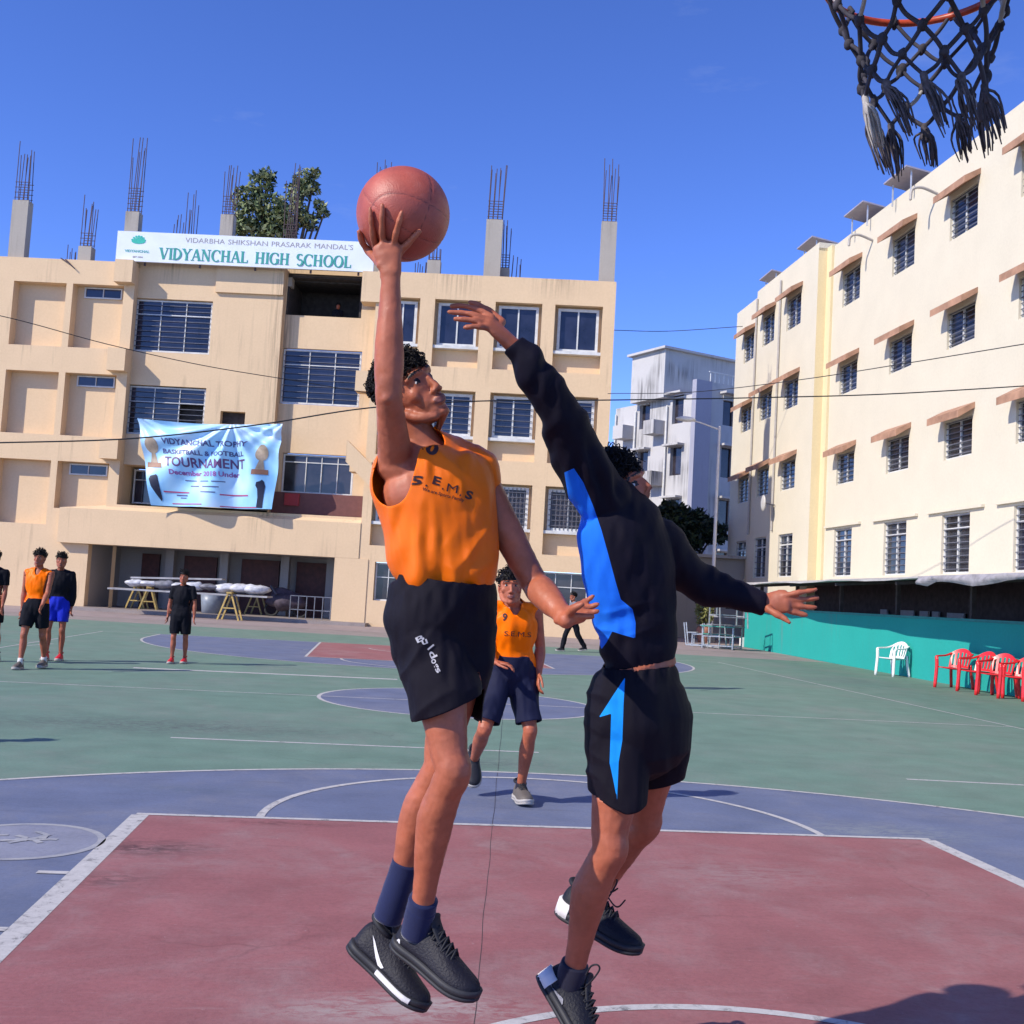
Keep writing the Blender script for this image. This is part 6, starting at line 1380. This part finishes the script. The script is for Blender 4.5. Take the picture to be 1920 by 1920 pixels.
# grey tub and steel rails stored under and beside the heap
c = ground(395, 1156); MB_ = MB(); MB_.tube([(0, 0, .1), (0, 0, .45), (0, 0, .8)], [.34, .38, .42], n=18, cap=False); o = MB_.build('water_tub', M('grey blue tub', (.20, .23, .28), .4), None, smooth=True, loc=(c[0], c[1], 0)); tag(o, 'grey water tub standing under the board stack', 'tub')
# covered motorbike shape and desks in the right end of the verandah
def at_school(s, y, z): q = sp(s, y, z); return q
cb = at_school(10.2, 1.3, .12); bk = thing('scooter', 'covered scooter parked in the right part of the verandah', 'scooter', cb, ANG)
v, f = ellipsoid((0, 0, .62), (.75, .3, .42), n=22, m=14); v = v + (vnoise(v * 4, 3) * .12)[:, None] * nrm_rows(v - np.array([0, 0, .5])); MB().add(v, f).build('cover', M('dark cover cloth', (.06, .045, .06), .7, .4), bk, smooth=True)
for x in (-.55, .55): MB().tube([(x + .24 * math.cos(a), 0, .26 + .24 * math.sin(a)) for a in np.linspace(0, 6.283, 21)], .05, n=7, cap=False).build('wheel', M('tyre', (.02, .02, .02), .8), bk, smooth=True)
MB().tube(spline([(-.35, -.32, .85), (-.6, -.1, 1.1), (-.62, .1, 1.12), (-.35, .32, .9)]), .03, n=6).build('handlebar', m_grill, bk, smooth=True)
# ================================================================== stacked steel desks by the end of the turquoise wall
m_tub = M('galvanised tube', (.42, .44, .45), .4, .25, 8, metal=.4); m_tg = M('green seat board', (.06, .30, .22), .6, .2)
def desk(u, v, d, z, rx, rz, label, board):
    p = at(u, v, d); t = thing('school_desk', label, 'desk', (p[0], p[1], z), rz, 'steel school desks stacked by the turquoise wall'); t.rotation_euler = (rx, 0, rz)
    for sx in (-.5, .5):
        for a, b in (((sx, 0, 0), (sx, 0, .72)), ((sx, .55, 0), (sx, .55, .45)), ((sx, 0, .04), (sx, .75, .04)), ((sx, 0, .42), (sx, .55, .42)), ((sx, .75, .04), (sx, .85, .8))): MB().bar(a, b, .035).build('frame_tube', m_tub, t)
    MB().box((-.55, -.1, .72), (.55, .3, .75)).build('desk_top', board, t); MB().box((-.55, .42, .45), (.55, .75, .475)).build('seat', board, t)
    for z_ in (.1, .4): MB().bar((-.5, 0, z_), (.5, 0, z_), .03).build('cross_tube', m_tub, t)
desk(1345, 1195, 37.2, .02, 0, rad(-20), 'green topped steel desk standing upright in the front of the desk stack', m_tg)
desk(1370, 1195, 37.6, .02, 0, rad(25), 'grey steel desk on the ground at the right of the desk stack', M('grey desk board', (.25, .25, .26), .6, .2))
desk(1355, 1180, 37.5, 1.55, rad(180), rad(8), 'steel desk lying upside down on top of the desk stack', M('grey desk board', (.25, .25, .26), .6, .2))
desk(1330, 1190, 38.6, .02, 0, rad(70), 'steel desk at the back left of the desk stack beside the plant pot', m_tub)
# potted plant at the left of the desks
pp = ground(1318, 1205); pl = thing('potted_plant', 'terracotta pot with a yellow green shrub left of the stacked desks', 'plant', (pp[0], pp[1], 0))
MB().tube([(0, 0, .0), (0, 0, .2), (0, 0, .42)], [.19, .24, .29], n=16).build('pot', M('terracotta', (.40, .17, .11), .8, .2), pl, smooth=True)
V, F_ = [], []; g = np.random.default_rng(4)
for k in range(420):
    d = nrm(g.normal(size=3)); q = np.array([0, 0, 1.15]) + d * np.array([.38, .38, .6]) * g.uniform(.3, 1) ** .6; a = nrm(g.normal(size=3)); b = nrm(np.cross(a, g.normal(size=3))); s = .1
    V += [q - a * s, q + b * s * .35, q + a * s, q - b * s * .35]; F_.append((4 * k, 4 * k + 1, 4 * k + 2, 4 * k + 3))
MB().add(V, F_).build('leaves', leafmat('leaf yellow green', (.17, .17, .05)), pl)
MB().tube([(0, 0, .4), (0, 0, 1.2)], .025, n=6).build('stem', MATS['bark'], pl)
# ================================================================== people further back on the court
m_skin3 = skin_mat('tan brown skin', (.36, .105, .054))
C_or = cloth_mat('orange vest cloth', (1.0, .165, .0), .42, 0, 900, spec=.3); C_bk = cloth_mat('plain black cloth', (.008, .008, .012), .75, 0, 900, spec=.1); C_nv = cloth_mat('navy shorts cloth', (.010, .012, .035), .7, 0, 900, spec=.15)
C_bl = cloth_mat('royal blue cloth', (.012, .025, .42), .6, 0, 900, spec=.2); C_gy = cloth_mat('grey shirt cloth', (.16, .17, .20), .75, 0, 900, spec=.15); C_ws = cloth_mat('white sock knit', (.6, .58, .55), .8, 0, 700)
S_red = cloth_mat('red shoe mesh', (.50, .02, .03), .5, 0, 500); S_gr = cloth_mat('brown grey shoe mesh', (.12, .10, .085), .6, 0, 500); S_bk = cloth_mat('black shoe mesh', (.015, .015, .02), .6, 0, 500); R_lt = M('pale rubber sole', (.38, .35, .32), .6)
def clothe(t, base, J, head, top, topm, botm, shorts=.72, vox=.010, skin=None, socks=None, fwd=None, hands=None, k=1.0, printed=None, hairseed=1):
    """body, clothes and hair from joints; head = (origin, forward, up); top = vest, tee or long"""
    HO, HF, HU = head
    parts = torso_parts(J, .94 * k) + arm_parts(J['Rsh'], J['Rel'], J['Rwr'], .95 * k) + arm_parts(J['Lsh'], J['Lel'], J['Lwr'], .95 * k)
    for s in 'RL': parts += leg_parts(J[s + 'hip'], J[s + 'kn'], J[s + 'an'], fwd, .93 * k)
    hp, loc = head_parts(HO, HF, HU, .98 * k); parts += hp
    for s, sg in (('R', 1), ('L', -1)):
        d = nrm(J[s + 'wr'] - J[s + 'el']); d = nrm(hands[s]) if hands and s in hands else d
        parts += generic_hand(J[s + 'wr'], d, fwd - d * (fwd @ d), sg, .45, k)
    Vb, Fb = remesh(parts, vox * (.62 if vox < .01 else .75), 4)
    g = torso_parts(J, 1.14 * k)[:1]; che, nek = J['chest'], J['neck']
    for s in 'RL': g.append(limb([[*nek, .05 * k, .05 * k], [*lerp(nek, J[s + 'sh'], .5), .054 * k, .054 * k], [*lerp(nek, J[s + 'sh'], .9), .05 * k, .054 * k]], nrm(che - nek))); g.append(limb([[*lerp(nek, J[s + 'sh'], .9), .056 * k, .062 * k], [*lerp(J[s + 'sh'], che, .5), .085 * k, .075 * k], [*che, .11 * k, .09 * k]], nrm(che - nek)))
    hemdir = nrm(J['pelvis'] - che); hem = J['pelvis'] + hemdir * (.02 if top == 'vest' else .07) * k
    cuts = [outside_plane(hem, hemdir, .28), near_seg(nek, J['headbase'], .062 * k, .07 * k)]
    if top == 'vest':
        for s in 'RL': cuts.append(near_seg(lerp(J[s + 'sh'], J[s + 'el'], .12), J[s + 'el'], .066 * k))
        f = nrm(fwd); cuts.append(near_seg(nek + f * .06, nek + f * .09 - (nek - che) * .35, .045 * k, .02 * k))
    else:
        for s in 'RL':
            q = [[*lerp(J[s + 'sh'], J[s + 'el'], x), r * k, r * k] for x, r in ((0, .060), (.4, .060), (.75, .055), (1, .052))]
            if top == 'long': q += [[*lerp(J[s + 'el'], J[s + 'wr'], x), r * k, r * k] for x, r in ((.3, .051), (.7, .043), (1.06, .037))]; e = J[s + 'wr']; d = J[s + 'wr'] - J[s + 'el']; e = e - nrm(d) * .01
            else: e = lerp(J[s + 'sh'], J[s + 'el'], .72); d = J[s + 'el'] - J[s + 'sh']
            g.append(limb(q, nrm(che - nek))); cuts.append(both(outside_plane(e, d), near_seg(e, e + nrm(d) * .14, .09)))
    fo = lambda V, N: .010 * vnoise(V * np.array([16, 16, 6]), hairseed) + .007 * vnoise(V * np.array([30, 30, 14]) + 5, hairseed + 3)
    Vj, Fj = shell(g, vox, cuts, 4, fo); jo = mesh_obj({'vest': 'vest', 'tee': 't_shirt', 'long': 'shirt'}[top], Vj, Fj, topm, t, base, solid=.003)
    lp = nrm(J['Lhip'] - J['Rhip']); dn = hemdir
    rows = np.array([[*(J['pelvis'] - dn * .10 * k), .142 * k, .108 * k], [*(J['pelvis'] - dn * .02), .168 * k, .122 * k], [*(J['pelvis'] + dn * .06 * k), .172 * k, .125 * k], [*(J['pelvis'] + dn * .11 * k), .14 * k, .11 * k]]); S = spline(rows, 4)
    g = [tube(S[:, :3], S[:, 3], S[:, 4], lp, 26)]; cuts = [outside_plane(J['pelvis'] - dn * .075 * k, -dn, .26)]
    for s in 'RL':
        h, kn, an = J[s + 'hip'], J[s + 'kn'], J[s + 'an']
        if shorts < 2:
            g.append(limb([[*lerp(h, kn, 0.0), .098 * k, .1 * k], [*lerp(h, kn, .35), .098 * k, .098 * k], [*lerp(h, kn, .7), .092 * k, .092 * k], [*lerp(h, kn, shorts + .2), .09 * k, .09 * k]], lp)); e = lerp(h, kn, shorts); d = kn - h
        else: g.append(limb([[*h, .098 * k, .1 * k], [*lerp(h, kn, .5), .088 * k, .088 * k], [*kn, .076 * k, .076 * k], [*lerp(kn, an, .5), .07 * k, .07 * k], [*lerp(kn, an, 1.0), .062 * k, .062 * k]], lp)); e = lerp(kn, an, .98); d = an - kn
        cuts.append(both(outside_plane(e, d), near_seg(e, e + nrm(d) * .15, .115 * k)))
    Vs, Fs = shell(g, vox, cuts, 4, fo); mesh_obj('shorts' if shorts < 2 else 'trousers', Vs, Fs, botm, t, base, solid=.003)
    ext = {s: J[s + 'wr'] + (nrm(hands[s]) if hands and s in hands else nrm(J[s + 'wr'] - J[s + 'el'])) * .2 for s in 'RL'}
    arm = lambda C: poly3(J['Rel'], J['Rwr'], ext['R'], r=.065)(C) | poly3(J['Lel'], J['Lwr'], ext['L'], r=.065)(C) | near_seg(lerp(J['Rsh'], J['Rel'], .35), J['Rel'], .055)(C) | near_seg(lerp(J['Lsh'], J['Lel'], .35), J['Lel'], .055)(C)
    Vb = tuck(Vb, Fb, [(Vj, Fj)], arm if top == 'vest' else None, .04, .006); Vb = tuck(Vb, Fb, [(Vs, Fs)], arm, .04, .006)
    mesh_obj('body', Vb, Fb, [skin or m_skin3, m_lip, m_eyew, m_brow], t, base, midx=head_marks(loc, Fb, Vb))
    hair('hair', loc, HO, HF, HU, t, base, 1.0 * k, 200, .027, .030, hairseed)
    if socks:
        for s in 'RL':
            kn, an = J[s + 'kn'], J[s + 'an']; v, f = tube([lerp(kn, an, .82), lerp(kn, an, .9), an, an + nrm(an - kn) * .03], .038 * k, n=14, cap=False); MB().add(v - base, f).build('sock', socks, t, smooth=True)
    return jo, (Vj, Fj)
def stand(label, p, az, H, top, topm, botm, shoem, pose, shorts=.72, socks=None, seed=1, group=None, skin=None, z=0.0):
    """a standing or walking figure; az: heading in degrees (0 looks along +y); pose angles in degrees"""
    k = H / 1.72; f = np.array([-math.sin(rad(az)), math.cos(rad(az)), 0.]); up = np.array([0, 0, 1.]); r = np.cross(f, up); o = np.array([p[0], p[1], z])
    def lo(a, b, c): return o + (r * a + f * b + up * c) * k
    J = dict(pelvis=lo(0, 0, .94), chest=lo(0, .015, 1.23), neck=lo(0, .0, 1.425), headbase=lo(0, .012, 1.49))
    for s, sg in (('R', 1), ('L', -1)):
        th, kb = pose[s]; J[s + 'hip'] = lo(sg * .088, 0, .90); d = -up * math.cos(rad(th)) + f * math.sin(rad(th)); d2 = -up * math.cos(rad(th - kb)) + f * math.sin(rad(th - kb))
        J[s + 'kn'] = J[s + 'hip'] + (d + r * sg * .03) * .425 * k; J[s + 'an'] = J[s + 'kn'] + d2 * .40 * k
        a, b, out = pose['a' + s]; da = -up * math.cos(rad(a)) + f * math.sin(rad(a)) + r * sg * out; J[s + 'sh'] = lo(sg * .168, 0, 1.372); J[s + 'el'] = J[s + 'sh'] + nrm(da) * .28 * k
        db = -up * math.cos(rad(a + b)) + f * math.sin(rad(a + b)) + r * sg * (out - .1) * (.5 if b < 60 else -.6); J[s + 'wr'] = J[s + 'el'] + nrm(db) * .25 * k
    dz = min(J['Ran'][2], J['Lan'][2]) - z - .085 * k
    for q in J: J[q] = J[q] - up * dz
    head = (lo(0, .02, 1.585) - up * dz, f + up * pose.get('tilt', 0) + r * pose.get('turn', 0), up - f * pose.get('tilt', 0))
    t = thing('person', label, 'person', (p[0], p[1], z), 0, group); base = np.array([p[0], p[1], z])
    clothe(t, base, J, head, top, topm, botm, shorts, .011, skin, socks, f, None, k, None, seed)
    for s in 'RL':
        an = J[s + 'an']; lift = an[2] - z - .085 * k; pit = min(.9, lift * 3.0); d = nrm(f * math.cos(pit) - up * math.sin(pit)); heel = an - d * .075 * k - up * .085 * k * (1 - .2 * pit)
        shoe('shoe', heel, heel + d, up + f * pit * .5, .275 * k, t, base, shoem, R_lt, laces=False, k=1.15 * k, tongue=False)
    return t
CAM_AZ = 180 - math.degrees(YAW)
pa = stand('player in orange vest walking at the far left beside the black-shirted teammate', ground(58, 1254), 176, 1.70, 'vest', C_or, C_bk, S_gr, dict(R=(14, 6), L=(-8, 14), aR=(-4, 8, .10), aL=(18, 22, .02), turn=.1), socks=C_ws, seed=11)
stand('player in black long sleeves and royal blue shorts with red shoes at left', ground(100, 1238), 182, 1.68, 'long', C_bk, C_bl, S_red, dict(R=(10, 12), L=(4, 8), aR=(4, 10, .06), aL=(-6, 10, .12), turn=-.15), shorts=.68, seed=12)
pc = stand('boy in black t-shirt and shorts walking in front of the trestles', ground(333, 1244), 178, 1.52, 'tee', C_bk, C_bk, S_red, dict(R=(6, 4), L=(-4, 6), aR=(-8, 14, .22), aL=(6, 8, .24)), shorts=.85, seed=13)
stand('far walker in grey shirt and dark trousers between the two leaping players', ground(1071, 1222), 105, 1.62, 'tee', C_gy, C_bk, S_bk, dict(R=(22, 10), L=(-20, 14), aR=(-14, 20, .05), aL=(20, 20, .05)), shorts=3, seed=14)
stand('person in black cut off by the left edge of the view', ground(-26, 1240), 178, 1.66, 'tee', C_bk, C_bk, S_bk, dict(R=(8, 4), L=(-6, 8), aR=(0, 12, .1), aL=(4, 10, .1)), seed=15)
def again(src, q, az, label):
    c = copy_tree(src); c.location = (q[0], q[1], 0); c.rotation_euler = (0, 0, rad(az)); c['label'] = label
again(pa, ground(1205, 1290), -12, 'player in orange hidden behind the leaping defender'); again(pc, (-5.6, 7.8), 25, 'player standing past the left edge of the court view')
wq = sp(11.4, 1.25, 0); stand('person in dark clothes standing in the black opening under the sign', (wq[0], wq[1]), CAM_AZ, 1.62, 'long', C_bk, C_bk, S_bk, dict(R=(2, 2), L=(-2, 2), aR=(0, 12, .1), aL=(4, 10, .1)), shorts=3, seed=18, z=10.62)
# ---- player number nine behind the attacker
b9 = ground(975, 1500); p9 = thing('person', 'orange-vested player number nine running up behind the leaping attacker', 'person', b9)
J = dict(pelvis=P(958, 1246, 7.62), chest=P(962, 1172, 7.6), neck=P(964, 1137, 7.60), headbase=P(961, 1123, 7.56), Rsh=P(924, 1142, 7.58), Rel=P(908, 1208, 7.52), Rwr=P(928, 1242, 7.38), Lsh=P(1004, 1144, 7.64), Lel=P(1013, 1212, 7.70), Lwr=P(1010, 1262, 7.62),
         Rhip=P(936, 1264, 7.60), Rkn=P(908, 1368, 7.44), Ran=P(888, 1428, 7.86), Lhip=P(980, 1264, 7.64), Lkn=P(994, 1370, 7.52), Lan=P(976, 1478, 7.66))
f9 = imgd(.12, 0, -1); f9 = nrm(f9 - np.array([0, 0, f9[2]]))
jo, (Vj, Fj) = clothe(p9, b9, J, (P(956, 1102, 7.52), imgd(.1, -.12, -1), imgd(.02, -1, -.1)), 'vest', C_or, C_nv, .86, .0085, m_skin1, None, f9, {'R': imgd(.9, .1, -.3)}, 1.0, None, 21)
bv = bvh_of(Vj, Fj)
pt, f = text_px('9', (941, 1164), (950, 1165), 15, .03); decal('number', pt, f, bv, m_print, jo, b9, off=.004, cut=4); pt, f = text_px('S.E.M.S', (945, 1192), (996, 1195), 9, .0); decal('lettering', pt, f, bv, m_print, jo, b9, off=.004, cut=4)
up = np.array([0, 0, 1.]); an = J['Lan']; d = nrm(imgd(.22, 0, -.9) * np.array([1, 1, 0])); h = np.array([an[0], an[1], .012]) - d * .08
shoe('shoe', h, h + d, up, .285, p9, b9, S_gr, R_lt, k=1.2, lace_mat=m_ltblk); an = J['Ran']; d = nrm(f9 * .55 - up * .8); h = an - d * .07 - f9 * .06; shoe('shoe', h, h + d, f9 + up * .3, .285, p9, b9, S_bk, R_lt, k=1.2, laces=False)
for s in 'RL':
    kn, an = J[s + 'kn'], J[s + 'an']; v, f = tube([lerp(kn, an, .9), an, an + nrm(an - kn) * .04], .038, n=14, cap=False); MB().add(v - b9, f).build('sock', m_dsock, p9, smooth=True)
